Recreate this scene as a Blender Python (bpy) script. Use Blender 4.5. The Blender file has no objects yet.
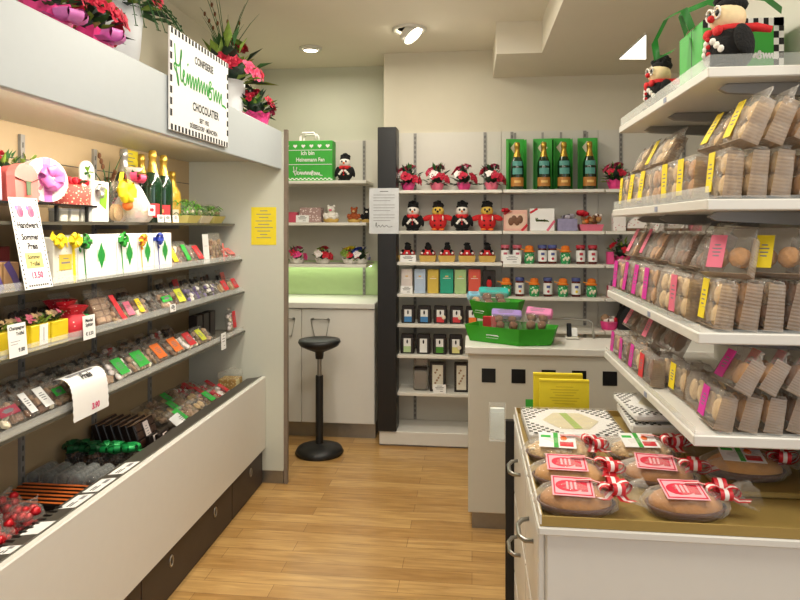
import bpy, math, random
from mathutils import Matrix, Vector, Euler
PI = math.pi
C = bpy.context.scene.collection
R = random.Random(7)

# ------------------------------------------------------------------ camera frame of the place
FPX, EYE, CYP = 640.0, 1.55, 226.0
YAW = math.atan(72 / FPX)
_c, _s = math.cos(YAW), math.sin(YAW)

def side_y(px, X):            # distance down the shop of a point on a plane parallel to the aisle
    u = (px - 400) / FPX
    return X * (_c + u * _s) / (u * _c - _s)

def wall_x(px, Y):            # sideways position of a point on a plane parallel to the back wall
    u = (px - 400) / FPX
    return Y * (u * _c - _s) / (_c + u * _s)

# ------------------------------------------------------------------ materials
MATS = {}
def lin(h):
    h = h.lstrip('#')
    v = [int(h[i:i + 2], 16) / 255 for i in (0, 2, 4)]
    return tuple(((x / 12.92) if x <= .04045 else ((x + .055) / 1.055) ** 2.4) for x in v) + (1,)

def mat(name, col, rough=.5, metal=0, noise=.06, scale=30, bump=0, emit=0, spec=.5, sss=0):
    if name in MATS: return MATS[name]
    m = bpy.data.materials.new(name); m.use_nodes = True
    nt = m.node_tree; b = nt.nodes['Principled BSDF']
    c = lin(col)
    b.inputs['Roughness'].default_value = rough
    b.inputs['Metallic'].default_value = metal
    b.inputs['Specular IOR Level'].default_value = spec
    tc = nt.nodes.new('ShaderNodeTexCoord')
    n = nt.nodes.new('ShaderNodeTexNoise'); n.inputs['Scale'].default_value = scale
    n.inputs['Detail'].default_value = 3
    nt.links.new(tc.outputs['Object'], n.inputs['Vector'])
    mx = nt.nodes.new('ShaderNodeMixRGB')
    mx.inputs[1].default_value = tuple(max(0, x * (1 - noise * 2)) for x in c[:3]) + (1,)
    mx.inputs[2].default_value = tuple(min(1, x * (1 + noise * 2)) for x in c[:3]) + (1,)
    nt.links.new(n.outputs['Fac'], mx.inputs[0]); nt.links.new(mx.outputs[0], b.inputs['Base Color'])
    if bump:
        bp = nt.nodes.new('ShaderNodeBump'); bp.inputs['Strength'].default_value = bump
        bp.inputs['Distance'].default_value = .01
        nt.links.new(n.outputs['Fac'], bp.inputs['Height']); nt.links.new(bp.outputs[0], b.inputs['Normal'])
    if emit:
        b.inputs['Emission Color'].default_value = c; b.inputs['Emission Strength'].default_value = emit
    MATS[name] = m
    return m

def film(name, col, a=.14, rough=.12, edge=.35, crease=True):
    if name in MATS: return MATS[name]
    m = bpy.data.materials.new(name); m.use_nodes = True
    nt = m.node_tree; nt.nodes.remove(nt.nodes['Principled BSDF'])
    out = nt.nodes['Material Output']
    tr = nt.nodes.new('ShaderNodeBsdfTransparent')
    pb = nt.nodes.new('ShaderNodeBsdfPrincipled')
    pb.inputs['Base Color'].default_value = lin(col); pb.inputs['Roughness'].default_value = rough
    pb.inputs['Specular IOR Level'].default_value = .9
    lw = nt.nodes.new('ShaderNodeLayerWeight'); lw.inputs['Blend'].default_value = .35
    ma = nt.nodes.new('ShaderNodeMath'); ma.operation = 'MULTIPLY_ADD'
    ma.inputs[1].default_value = edge; ma.inputs[2].default_value = a; ma.use_clamp = True
    nt.links.new(lw.outputs['Facing'], ma.inputs[0])
    n = nt.nodes.new('ShaderNodeTexNoise'); n.inputs['Scale'].default_value = 26; n.inputs['Distortion'].default_value = 1.5
    tc = nt.nodes.new('ShaderNodeTexCoord'); nt.links.new(tc.outputs['Object'], n.inputs['Vector'])
    bp = nt.nodes.new('ShaderNodeBump'); bp.inputs['Strength'].default_value = .7; bp.inputs['Distance'].default_value = .02
    nt.links.new(n.outputs['Fac'], bp.inputs['Height'])
    if crease: nt.links.new(bp.outputs[0], pb.inputs['Normal'])
    mx = nt.nodes.new('ShaderNodeMixShader')
    nt.links.new(ma.outputs[0], mx.inputs[0]); nt.links.new(tr.outputs[0], mx.inputs[1]); nt.links.new(pb.outputs[0], mx.inputs[2])
    nt.links.new(mx.outputs[0], out.inputs['Surface'])
    MATS[name] = m
    return m

def floor_mat():
    m = bpy.data.materials.new('oak_laminate'); m.use_nodes = True
    nt = m.node_tree; b = nt.nodes['Principled BSDF']
    tc = nt.nodes.new('ShaderNodeTexCoord')
    mp = nt.nodes.new('ShaderNodeMapping')
    nt.links.new(tc.outputs['Object'], mp.inputs['Vector'])
    br = nt.nodes.new('ShaderNodeTexBrick')
    br.inputs['Scale'].default_value = 1.0
    br.inputs['Brick Width'].default_value = .85; br.inputs['Row Height'].default_value = .096
    br.inputs['Mortar Size'].default_value = .0012
    br.inputs['Color1'].default_value = lin('#c6a26a'); br.inputs['Color2'].default_value = lin('#ab844e')
    br.inputs['Mortar'].default_value = lin('#85623c')
    br.offset = .37; br.inputs['Bias'].default_value = -.1
    nt.links.new(mp.outputs[0], br.inputs['Vector'])
    mp2 = nt.nodes.new('ShaderNodeMapping'); mp2.inputs['Scale'].default_value = (1.6, 16, 1)
    nt.links.new(tc.outputs['Object'], mp2.inputs['Vector'])
    n = nt.nodes.new('ShaderNodeTexNoise'); n.inputs['Scale'].default_value = 2.6; n.inputs['Detail'].default_value = 6
    n.inputs['Distortion'].default_value = .6
    nt.links.new(mp2.outputs[0], n.inputs['Vector'])
    cr = nt.nodes.new('ShaderNodeValToRGB')
    cr.color_ramp.elements[0].position = .3; cr.color_ramp.elements[0].color = (.66, .56, .44, 1)
    cr.color_ramp.elements[1].position = .72; cr.color_ramp.elements[1].color = (1.15, 1.12, 1.06, 1)
    nt.links.new(n.outputs['Fac'], cr.inputs[0])
    mx = nt.nodes.new('ShaderNodeMixRGB'); mx.blend_type = 'MULTIPLY'; mx.inputs[0].default_value = .8
    nt.links.new(br.outputs['Color'], mx.inputs[1]); nt.links.new(cr.outputs[0], mx.inputs[2])
    nt.links.new(mx.outputs[0], b.inputs['Base Color'])
    b.inputs['Roughness'].default_value = .28
    return m

def cloth_pattern(name, base, spot, scale=60, th=.42, rough=.6):
    """a base colour with round printed spots"""
    if name in MATS: return MATS[name]
    m = bpy.data.materials.new(name); m.use_nodes = True
    nt = m.node_tree; b = nt.nodes['Principled BSDF']
    tc = nt.nodes.new('ShaderNodeTexCoord'); v = nt.nodes.new('ShaderNodeTexVoronoi'); v.inputs['Scale'].default_value = scale
    nt.links.new(tc.outputs['Object'], v.inputs['Vector'])
    cr = nt.nodes.new('ShaderNodeValToRGB'); cr.color_ramp.interpolation = 'CONSTANT'
    cr.color_ramp.elements[0].color = lin(spot); cr.color_ramp.elements[1].color = lin(base); cr.color_ramp.elements[1].position = th
    nt.links.new(v.outputs['Distance'], cr.inputs[0]); nt.links.new(cr.outputs[0], b.inputs['Base Color'])
    b.inputs['Roughness'].default_value = rough
    MATS[name] = m
    return m

WHITE = mat('white_laminate', '#d9d6cf', .35, noise=.01)
OFFW = mat('white_melamine', '#cac6ba', .4, noise=.01)
WALLC = mat('wall_paint', '#cfc8b4', .9, noise=.015, scale=8)
CEILC = mat('ceiling_paint', '#dcd5c4', .95, noise=.015, scale=5)
PANEL = mat('back_panel_beige', '#b29b78', .6, noise=.03, scale=6)
DKWOOD = mat('dark_wenge', '#3a2f29', .5, noise=.12, scale=12)
BLACK = mat('black_lacquer', '#0d0c0c', .4, noise=.02)
BLKPL = mat('black_plastic', '#151515', .45, noise=.05)
RAILC = mat('grey_rail', '#4a463f', .45, noise=.05)
STEEL = mat('steel', '#a8a6a0', .3, 1, noise=.03)
ALU = mat('brushed_aluminium', '#9a9790', .4, .9, noise=.05)
GREYBR = mat('grey_bracket', '#8a8782', .5, noise=.03)
SLOT = mat('slot_dark', '#3b3936', .6)
PAPER = mat('white_paper', '#e9e8e6', .75, noise=.01)
INK = mat('ink', '#1d1b1d', .8)
INKG = mat('ink_grey', '#7d7b80', .8)
GREEN = mat('logo_green', '#2c9a33', .6, noise=.05)
BAGGREEN = mat('bag_green', '#3aa63a', .55, noise=.05)
TRAYGREEN = mat('tray_green', '#2d9414', .6, noise=.05)
CRIMSON = mat('crimson', '#c3132b', .6, noise=.1)
RED = mat('red_fabric', '#c51d22', .8, noise=.12, bump=.3, scale=120)
PINK = mat('hot_pink', '#df3f86', .45, noise=.15)
LILAC = mat('lilac_ribbon', '#d878c0', .3, noise=.2)
ROSE = mat('rose_red', '#c11c3c', .6, noise=.25, scale=60)
ROSEP = mat('rose_pink', '#df4a72', .6, noise=.2, scale=60)
ROSEW = mat('petal_white', '#efe4e0', .6, noise=.05)
LEAF = mat('leaf_green', '#2c5a26', .6, noise=.3, scale=50)
LEAFL = mat('leaf_light', '#7f9a3a', .6, noise=.25, scale=50)
LEAFD = mat('leaf_dark', '#1b3020', .6, noise=.3, scale=50)
YEL = mat('yellow_paper', '#e8cf1c', .6, noise=.05)
YELP = mat('yellow_print', '#d9cc7a', .7, noise=.03)
NOTE = mat('yellow_note', '#e6d22a', .75, noise=.03)
ORNG = mat('orange_label', '#e8742a', .6, noise=.04)
GLAB = mat('green_label', '#35b443', .6, noise=.04)
REDL = mat('red_label', '#cf3238', .6, noise=.05)
MAG = mat('magenta_label', '#d0279b', .6, noise=.04)
PINKL = mat('pink_label', '#d96a83', .6, noise=.05)
CORAL = mat('coral_card', '#e27a72', .6, noise=.04)
PURP = mat('purple', '#5d4a86', .5, noise=.12)
CHOC = mat('chocolate', '#3a241a', .4, noise=.25, scale=70)
MILKC = mat('milk_chocolate', '#6f472d', .45, noise=.25, scale=70)
DCHOC = mat('dark_chocolate', '#1d1411', .4, noise=.25, scale=70)
COOK = mat('cookie', '#b07f4c', .8, noise=.22, scale=55, bump=.5)
COOKP = mat('pale_cookie', '#c9a878', .8, noise=.2, scale=55, bump=.5)
COOKD = mat('brown_cookie', '#6e4428', .8, noise=.25, scale=55, bump=.5)
NUT = mat('nut_mix', '#8d7350', .8, noise=.3, scale=90, bump=.6)
TRUF = mat('truffle', '#a58467', .7, noise=.2, scale=60, bump=.4)
CLEAR = film('clear_film', '#e9e4da', .05, .10, .24)
CLEARG = film('clear_plastic', '#dcd3c4', .30, .2, .4)
RIBBED = film('ribbed_plastic', '#a48f7a', .60, .28, .25, False)
CRINK = film('crinkled_film', '#eee9e2', .05, .12, .36)
ACRYL = film('clear_acrylic', '#eef2f0', .10, .08, .4, False)
GLASS = film('shelf_glass', '#8d8678', .62, .15, .15, False)
CREAM = mat('cream', '#e8dcc0', .6, noise=.03)
GOLD = mat('gold_foil', '#b8963f', .32, .75, noise=.12, scale=80)
SILVER = mat('silver_foil', '#b4b3b0', .3, .7, noise=.15, scale=80)
GBOT = mat('bottle_green', '#0c2b16', .08, noise=.05, spec=.8)
LABG = mat('gold_label', '#a9712f', .5, noise=.1)
TRAYG = mat('gold_card', '#a38a4e', .45, .25, noise=.06, scale=12)
BLKFELT = mat('black_felt', '#111112', .95, noise=.3, scale=150, bump=.5)
FACE = mat('felt_cream', '#e6cfa4', .9, noise=.06, scale=100)
FACEW = mat('felt_white', '#e9e4dc', .9, noise=.05, scale=100)
YELF = mat('felt_yellow', '#dcb951', .9, noise=.06, scale=100)

# ------------------------------------------------------------------ mesh builder
class MB:
    def __init__(self):
        self.v, self.f, self.mi, self.sm, self.mats = [], [], [], [], []
        self.M = Matrix()
    def _m(self, m):
        if m not in self.mats: self.mats.append(m)
        return self.mats.index(m)
    def add(self, vs, fs, m, smooth=False, M=None):
        T = self.M @ M if M is not None else self.M
        b = len(self.v); k = self._m(m)
        self.v += [tuple(T @ Vector(p)) for p in vs]
        for q in fs:
            self.f.append(tuple(b + i for i in q)); self.mi.append(k); self.sm.append(smooth)
        return self
    def box(self, x0, x1, y0, y1, z0, z1, m, M=None):
        vs = [(x, y, z) for z in (z0, z1) for y in (y0, y1) for x in (x0, x1)]
        return self.add(vs, [(0, 2, 3, 1), (4, 5, 7, 6), (0, 1, 5, 4), (2, 6, 7, 3), (0, 4, 6, 2), (1, 3, 7, 5)], m, M=M)
    def rbox(self, x0, x1, y0, y1, z0, z1, r, m, M=None):
        """box with chamfered edges"""
        r = min(r, (x1 - x0) / 2.01, (y1 - y0) / 2.01, (z1 - z0) / 2.01)
        vs, idx = [], {}
        for sx in (0, 1):
            for sy in (0, 1):
                for sz in (0, 1):
                    X, Y, Z = (x0, x1)[sx], (y0, y1)[sy], (z0, z1)[sz]
                    dx, dy, dz = (r, -r)[sx], (r, -r)[sy], (r, -r)[sz]
                    idx[sx, sy, sz] = len(vs)
                    vs += [(X, Y + dy, Z + dz), (X + dx, Y, Z + dz), (X + dx, Y + dy, Z)]
        fs = []
        for s in (0, 1):
            a = [idx[s, p, q] for p, q in ((0, 0), (0, 1), (1, 1), (1, 0))]; fs.append(tuple(a if not s else a[::-1]))
            a = [idx[p, s, q] + 1 for p, q in ((0, 0), (1, 0), (1, 1), (0, 1))]; fs.append(tuple(a if not s else a[::-1]))
            a = [idx[p, q, s] + 2 for p, q in ((0, 0), (0, 1), (1, 1), (1, 0))]; fs.append(tuple(a if not s else a[::-1]))
        for a in (0, 1):
            for b in (0, 1):
                fs.append((idx[a, b, 0], idx[a, b, 1], idx[a, b, 1] + 1, idx[a, b, 0] + 1))
                fs.append((idx[a, 0, b], idx[a, 1, b], idx[a, 1, b] + 2, idx[a, 0, b] + 2))
                fs.append((idx[0, a, b] + 1, idx[1, a, b] + 1, idx[1, a, b] + 2, idx[0, a, b] + 2))
        for k in idx.values(): fs.append((k, k + 1, k + 2))
        return self.add(vs, fs, m, M=M)
    def quad(self, p, m): return self.add(p, [tuple(range(len(p)))], m)
    def lathe(self, prof, m, n=16, M=None, smooth=True, cap=True):
        vs, fs = [], []
        for r, z in prof:
            for i in range(n):
                a = 2 * PI * i / n; vs.append((r * math.cos(a), r * math.sin(a), z))
        for j in range(len(prof) - 1):
            for i in range(n):
                fs.append((j * n + i, j * n + (i + 1) % n, (j + 1) * n + (i + 1) % n, (j + 1) * n + i))
        self.add(vs, fs, m, smooth, M)
        if cap:
            k = len(prof) - 1
            self.add(vs[:n], [tuple(range(n))[::-1]], m, False, M); self.add(vs[k * n:], [tuple(range(n))], m, False, M)
        return self
    def ball(self, c, r, m, nu=12, nv=8, M=None, jit=0, rnd=None):
        rx, ry, rz = (r, r, r) if not isinstance(r, (tuple, list)) else r
        vs, fs = [], []
        rnd = rnd or R
        for j in range(nv + 1):
            t = PI * j / nv
            for i in range(nu):
                a = 2 * PI * i / nu
                k = 1 + (rnd.uniform(-jit, jit) if jit and 0 < j < nv else 0)
                vs.append((c[0] + rx * k * math.sin(t) * math.cos(a), c[1] + ry * k * math.sin(t) * math.sin(a), c[2] + rz * k * math.cos(t)))
        for j in range(nv):
            for i in range(nu):
                fs.append((j * nu + i, (j + 1) * nu + i, (j + 1) * nu + (i + 1) % nu, j * nu + (i + 1) % nu))
        return self.add(vs, fs, m, True, M)
    def tube(self, pts, r, m, n=8, M=None, closed=False):
        pts = [Vector(p) for p in pts]; vs, fs = [], []
        L = len(pts)
        for k, p in enumerate(pts):
            if closed: t = pts[(k + 1) % L] - pts[k - 1]
            else: t = pts[min(k + 1, L - 1)] - pts[max(k - 1, 0)]
            t.normalize()
            a = Vector((0, 0, 1)) if abs(t.z) < .9 else Vector((1, 0, 0))
            u = t.cross(a).normalized(); w = t.cross(u)
            rr = r[k] if isinstance(r, (list, tuple)) else r
            for i in range(n):
                q = 2 * PI * i / n; vs.append(tuple(p + u * rr * math.cos(q) + w * rr * math.sin(q)))
        for k in range(L if closed else L - 1):
            k2 = (k + 1) % L
            for i in range(n):
                fs.append((k * n + i, k * n + (i + 1) % n, k2 * n + (i + 1) % n, k2 * n + i))
        if not closed: fs += [tuple(range(n)), tuple(range((L - 1) * n, L * n))]
        return self.add(vs, fs, m, True, M)
    def ribbon(self, pts, wd, mats, M=None, th=.0006):
        """a strip swept along pts, wd = half-width vector, split lengthwise in coloured bands"""
        nb = len(mats); wd = Vector(wd)
        for b, m in enumerate(mats):
            t0, t1 = -1 + 2 * b / nb, -1 + 2 * (b + 1) / nb
            vs, fs = [], []
            for p in pts:
                p = Vector(p); vs += [tuple(p + wd * t0), tuple(p + wd * t1)]
            for i in range(len(pts) - 1): fs.append((2 * i, 2 * i + 1, 2 * i + 3, 2 * i + 2))
            self.add(vs, fs, m, True, M)
        return self
    def stroke(self, pts, w, m, y=-.0012, M=None):
        """flat pen line in the XZ plane facing -Y"""
        P = [Vector((p[0], p[1])) for p in pts]; vs, fs = [], []
        for k, p in enumerate(P):
            t = P[min(k + 1, len(P) - 1)] - P[max(k - 1, 0)]
            if t.length < 1e-9: t = Vector((1, 0))
            t.normalize(); nn = Vector((-t.y, t.x)) * w / 2
            vs += [(p.x + nn.x, y, p.y + nn.y), (p.x - nn.x, y, p.y - nn.y)]
        for i in range(len(P) - 1): fs.append((2 * i, 2 * i + 1, 2 * i + 3, 2 * i + 2))
        return self.add(vs, fs, m, M=M)
    def text(self, s, x, z, size, m, y=-.0012, sx=1.0, M=None, bold=0):
        me = text_mesh(s, bold)
        vs, fs = me
        return self.add([(x + a * size * sx, y, z + b * size) for a, b in vs], fs, m, M=M)
    def build(self, name, parent=None, loc=None, rot=None):
        me = bpy.data.meshes.new(name); me.from_pydata(self.v, [], self.f)
        for m in self.mats: me.materials.append(m)
        me.polygons.foreach_set('material_index', self.mi); me.polygons.foreach_set('use_smooth', self.sm)
        me.update()
        o = bpy.data.objects.new(name, me); C.objects.link(o)
        if parent: o.parent = parent
        if loc: o.location = loc
        if rot: o.rotation_euler = rot
        return o

_TX = {}
def text_mesh(s, bold=0):
    if (s, bold) in _TX: return _TX[s, bold]
    cu = bpy.data.curves.new('lettering_curve', 'FONT'); cu.body = s; cu.align_x = 'CENTER'; cu.size = 1; cu.resolution_u = 3
    cu.offset = bold
    ob = bpy.data.objects.new('lettering_curve', cu); C.objects.link(ob)
    dg = bpy.context.evaluated_depsgraph_get()
    me = bpy.data.meshes.new_from_object(ob.evaluated_get(dg))
    r = ([(v.co.x, v.co.y) for v in me.vertices], [tuple(p.vertices) for p in me.polygons])
    bpy.data.objects.remove(ob); bpy.data.curves.remove(cu); bpy.data.meshes.remove(me)
    _TX[s, bold] = r
    return r

def tag(o, label, cat, group=None):
    o['label'] = label; o['category'] = cat
    if group: o['group'] = group
    return o

def thing(name, label, cat, loc=(0, 0, 0), rz=0, lean=0, group=None, roll=0):
    o = bpy.data.objects.new(name, None); C.objects.link(o); o.empty_display_size = .05
    o.location = loc; o.rotation_euler = (lean, roll, rz)
    return tag(o, label, cat, group)

def struct(name, mb, parent=None):
    o = mb.build(name, parent)
    if not parent: o['kind'] = 'structure'
    return o

def cat_rom(P, n=6):
    out = []
    for i in range(len(P) - 1):
        p0, p1, p2, p3 = P[max(i - 1, 0)], P[i], P[i + 1], P[min(i + 2, len(P) - 1)]
        for k in range(n):
            t = k / n
            out.append(tuple(.5 * (2 * b + (c - a) * t + (2 * a - 5 * b + 4 * c - d) * t * t + (3 * b - a - 3 * c + d) * t ** 3) for a, b, c, d in zip(p0, p1, p2, p3)))
    out.append(tuple(P[-1]))
    return out

def script_logo(mb, x, z, w, m, pen=.0035, y=-.0015):
    """the green handwritten firm name, a tall H and a run of pointed humps"""
    S = w / 9.4
    H1 = [(.15, 2.55), (.28, 1.5), (.55, .35), (.75, -.1), (.6, .55), (.1, 1.0), (.2, 1.25), (.8, 1.25), (1.15, 2.0), (1.1, 2.35), (1.0, 1.6), (1.05, .5), (1.25, .25)]
    run = [(1.25, .25), (1.6, .85), (1.5, 1.1), (1.38, .7), (1.55, .2), (1.85, .25), (2.1, 1.0), (2.2, .3)]
    xx = 2.25
    for k, h in enumerate((1.0, .95, .9, 1.1, .95, .95, .9)):          # i n e m
        run += [(xx + .18, h), (xx + .3, .75), (xx + .36, .12)]; xx += .47
    run += [(xx + .25, 1.2), (xx + .55, 1.15), (xx + .2, .6), (xx + .6, .5), (xx + .55, .05), (xx + .1, .05), (xx + .35, .7)]
    xx += .75
    for h in (.9, .85, .8, .75):
        run += [(xx + .18, h), (xx + .28, .6), (xx + .36, .0)]; xx += .5
    run += [(xx + .3, -.05), (xx + .7, -.15)]
    sc = 9.4 / (xx + .7)
    for P in (H1, run):
        mb.stroke([(x + (p[0] * sc - 4.7) * S, z + p[1] * S * sc) for p in cat_rom(P, 5)], pen, m, y)
    mb.stroke([(x + (2.05 * sc - 4.7) * S, z + 1.55 * S * sc), (x + (2.2 * sc - 4.7) * S, z + 1.7 * S * sc)], pen, m, y)

# ================================================================== THE ROOM
CZ, CZ2 = 2.85, 2.645
YB, YR, YE = 4.78, 5.15, 3.745
b = MB(); b.box(-2.1, 2.4, -3.2, 5.3, -.05, 0, floor_mat()); struct('floor', b)
b = MB(); b.box(-2.1, 2.4, -3.2, 5.3, CZ, CZ + .06, CEILC); struct('ceiling', b)
b = MB(); b.box(-.66, 2.4, YB, 5.3, 0, CZ, WALLC); struct('wall_back', b)
b = MB(); b.box(-2.1, -.66, YR, 5.3, 0, CZ, mat('recess_paint', '#c4c4b2', .9, noise=.015, scale=8)); struct('wall_recess', b)
b = MB(); b.box(-2.1, -1.745, -3.2, YR, 0, CZ, WALLC); struct('wall_left', b)
b = MB(); b.box(2.3, 2.4, .9, YB, 0, CZ, WALLC); b.box(2.3, 2.4, -3.2, .9, 0, .7, WALLC); b.box(2.3, 2.4, -3.2, .9, 2.55, CZ, WALLC); struct('wall_right', b)
b = MB(); b.box(2.32, 2.38, -3.2, -3.1, .7, 2.55, BLACK); b.box(2.32, 2.38, .8, .9, .7, 2.55, BLACK); b.box(2.32, 2.38, -1.2, -1.12, .7, 2.55, BLACK); struct('added_window_1', b)  # window added out of view to let cool light reach the header fascia
# dropped ceiling: a beam along the shop and a duct box beside the back wall
b = MB(); b.box(.44, 2.3, -3.2, YB, CZ2, CZ, CEILC); struct('ceiling_drop', b)
b = MB(); b.box(.155, .44, 4.12, YB, CZ2, CZ, CEILC); struct('ceiling_duct', b)

# recessed ceiling lamps
LAMP = mat('lamp_and_fill_glow', '#fff4dc', .5, emit=9)
def ceiling_lamp(x, y, tilt, label, z=CZ, big=1.0):
    t = thing('ceiling_lamp', label, 'ceiling light', (x, y, z), PI * .1)
    m = MB(); m.lathe([(.088 * big, 0), (.088 * big, -.012), (.07 * big, -.016), (.062 * big, -.004), (.062 * big, 0)], OFFW, 24); m.build('trim_ring', t)
    m = MB(); T = Matrix.Translation((0, 0, -.012)) @ Euler((tilt * .6, tilt, 0)).to_matrix().to_4x4()
    L = .05 if tilt else .012
    m.lathe([(.058 * big, .0), (.06 * big, -L + .005), (.056 * big, -L), (.0561 * big, -L + .01)], OFFW, 24, M=T, cap=False); m.build('lamp_can', t)
    m = MB(); m.lathe([(.054 * big, -L + .009), (.054 * big, -L + .006)], LAMP, 24, M=T); m.build('diffuser', t)
    return t

def at(parent):
    """builder whose coordinates are given in the room and stored relative to the parent"""
    m = MB()
    m.M = (Matrix.Translation(parent.location) @ parent.rotation_euler.to_matrix().to_4x4()).inverted()
    return m

ceiling_lamp(-1.17, 4.57, .0, 'small flat recessed ceiling lamp over the wall niche with the stool', big=.95)
ceiling_lamp(-.41, 4.2, -.60, 'tilted round spotlight sticking out of the ceiling, in front of the back shelves', big=1.3)
t = thing('ceiling_light', 'bright triangular ceiling light in the lowered ceiling above the right shelf rack', 'ceiling light', (.95, 4.2, CZ2))
m = at(t); p = [(.942, 4.26), (1.115, 4.28), (.972, 3.73)]
vs = [(x, y, CZ2) for x, y in p] + [(x, y, CZ2 - .02) for x, y in p]
m.add(vs, [(0, 1, 4, 3), (1, 2, 5, 4), (2, 0, 3, 5)], OFFW); m.build('light_frame', t)
m = at(t); m.add([(x, y, CZ2 - .018) for x, y in p], [(0, 1, 2)], mat('light_panel_glow', '#fffdf5', .5, emit=3)); m.build('diffuser', t)

# ================================================================== LEFT WALL DISPLAY
XB, Y0 = -1.72, 1.0
unit = thing('display_shelving', 'long white wall display on the left with header board, glass shelves and bin', 'display shelving', (-1.45, 2.4, 0))
m = at(unit); m.rbox(-1.165, -1.137, Y0, YE, 1.89, 2.118, .003, mat('silver_grey_laminate', '#b4babd', .4, noise=.01)); m.build('header_fascia', unit)
m = at(unit); m.box(XB, -1.165, Y0, YE - .02, 2.06, 2.08, WHITE); m.box(XB, -1.165, Y0, YE - .02, 1.94, 1.955, OFFW); m.build('header_deck', unit)
m = at(unit); m.box(XB - .02, XB, Y0, YE, .02, 2.08, PANEL)
for k, yy in enumerate((1.324, 1.80, 2.273, 2.748, 3.262)): m.box(XB - .001, XB + .0008, yy - .002, yy + .002, .5, 1.9, SLOT)
m.box(XB - .001, XB + .0008, Y0, YE, 1.805, 1.809, SLOT)
m.build('back_panel', unit)
for yy in (1.30, 1.79, 2.273, 2.748, 3.255):
    m = at(unit); m.box(XB, XB + .012, yy - .012, yy + .012, .5, 1.9, GREYBR)
    for k in range(34): m.box(XB + .012, XB + .0126, yy - .003, yy + .003, .53 + k * .04, .55 + k * .04, SLOT)
    m.build('upright', unit)
SHELF = {'A': (-1.43, 1.565), 'B': (-1.385, 1.35), 'C': (-1.37, 1.156), 'D': (-1.365, .92)}
for k, (xf, z) in SHELF.items():
    m = at(unit); m.box(XB + .012, xf, Y0 + .02, YE - .005, z - .008, z, GLASS)
    m.box(xf - .0005, xf + .0035, Y0 + .02, YE - .005, z - .011, z, mat('shelf_edge', '#4d4a40', .4))
    m.build('glass_shelf', unit)
    if k != 'A':
        m = at(unit); m.box(xf - .004, xf - .002, Y0 + .02, YE - .02, z + .001, z + .026, ACRYL); m.build('shelf_lip', unit)
    for yy in (1.30, 1.79, 2.273, 2.748, 3.255):
        m = at(unit); m.box(XB + .012, xf - .12, yy - .004, yy + .004, z - .03, z - .0085, GREYBR); m.build('shelf_bracket', unit)
# riser shelf at the near end of the top shelf
m = at(unit); m.box(-1.66, -1.45, 1.30, 2.345, 1.622, 1.629, mat('smoked_glass', '#24211e', .15)); m.build('riser_shelf', unit)
for yy in (1.55, 2.12, 2.30):
    m = at(unit); m.box(-1.47, -1.46, yy - .005, yy + .005, 1.5655, 1.622, BLKPL); m.build('riser_post', unit)
# bin: deck, front panel, price rail
m = at(unit); vs = [(XB, Y0, .55), (-1.345, Y0, .55), (-1.345, YE, .55), (XB, YE, .55)]
m.add(vs + [(a, b_, c - .02) for a, b_, c in vs], [(0, 1, 2, 3), (7, 6, 5, 4), (0, 4, 5, 1), (1, 5, 6, 2), (2, 6, 7, 3), (3, 7, 4, 0)], mat('bin_deck', '#5b5146', .6)); m.build('bin_deck', unit)
m = at(unit); m.rbox(-1.262, -1.235, Y0, YE - .001, .213, .645, .004, WHITE); m.build('front_panel', unit)
m = at(unit)
vs = [(-1.262, Y0, .640), (-1.352, Y0, .628), (-1.352, YE - .002, .628), (-1.262, YE - .002, .640)]
m.add(vs + [(a, b_, c - .085) for a, b_, c in vs], [(0, 3, 2, 1), (7, 4, 5, 6), (0, 1, 5, 4), (1, 2, 6, 5), (2, 3, 7, 6), (3, 0, 4, 7)], RAILC)
for k in range(24): m.box(-1.351, -1.325, 1.3 + k * .028, 1.31 + k * .028, .632, .6335, BLACK)
m.box(-1.2665, -1.2615, Y0, YE - .002, .64, .6465, ALU)
m.build('price_rail', unit)
m = at(unit); m.box(-1.70, -1.268, Y0, YE - .01, 0, .213, BLACK); m.build('base_carcass', unit)
ys = [1.02, 2.316, 3.245, 3.735]
for k, (a, b_, ov) in enumerate(((1.02, 1.38, [1.2]), (1.388, 2.312, [1.85]), (2.32, 3.243, [2.561, 3.024]), (3.251, 3.735, [3.53]))):
    m = at(unit); m.box(-1.267, -1.254, a, b_, .004, .212, DKWOOD); pn = m.build('base_panel', unit)
    for y in ov:
        m = at(unit)
        m.M = m.M @ Matrix.Translation((-1.2535, y, .145)) @ Matrix.Rotation(PI / 2, 4, 'Y')
        m.tube([(.022 * math.cos(q * PI / 8), .014 * math.sin(q * PI / 8), 0) for q in range(16)], .004, STEEL, 6, closed=True)
        m.box(-.018, .018, -.010, .010, -.001, .001, BLACK)
        h = m.build('finger_pull', unit)
        h.parent = pn
# closing end panel
m = at(unit); m.rbox(XB - .02, -1.125, YE, YE + .03, .075, 2.115, .003, mat('end_panel', '#c2c4b8', .5, noise=.01)); m.build('end_panel', unit)
m = at(unit); m.box(-1.1245, -1.103, YE + .001, YE + .03, .0, 2.13, mat('edge_trim', '#7d6f61', .5)); m.build('end_trim', unit)
m = at(unit); m.box(XB, -1.13, YE + .004, YE + .026, .0, .075, ALU); m.build('end_kick', unit)
m = at(unit); m.box(XB - .02, -1.137, Y0 - .03, Y0, .0, 2.118, WHITE); m.build('end_panel', unit)
# tube lamp behind the fascia
m = at(unit); m.rbox(-1.195, -1.170, 1.2, 3.6, 1.924, 1.939, .003, mat('tube_lamp', '#fff0d2', .5, emit=4)); m.build('tube_lamp', unit)

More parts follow.
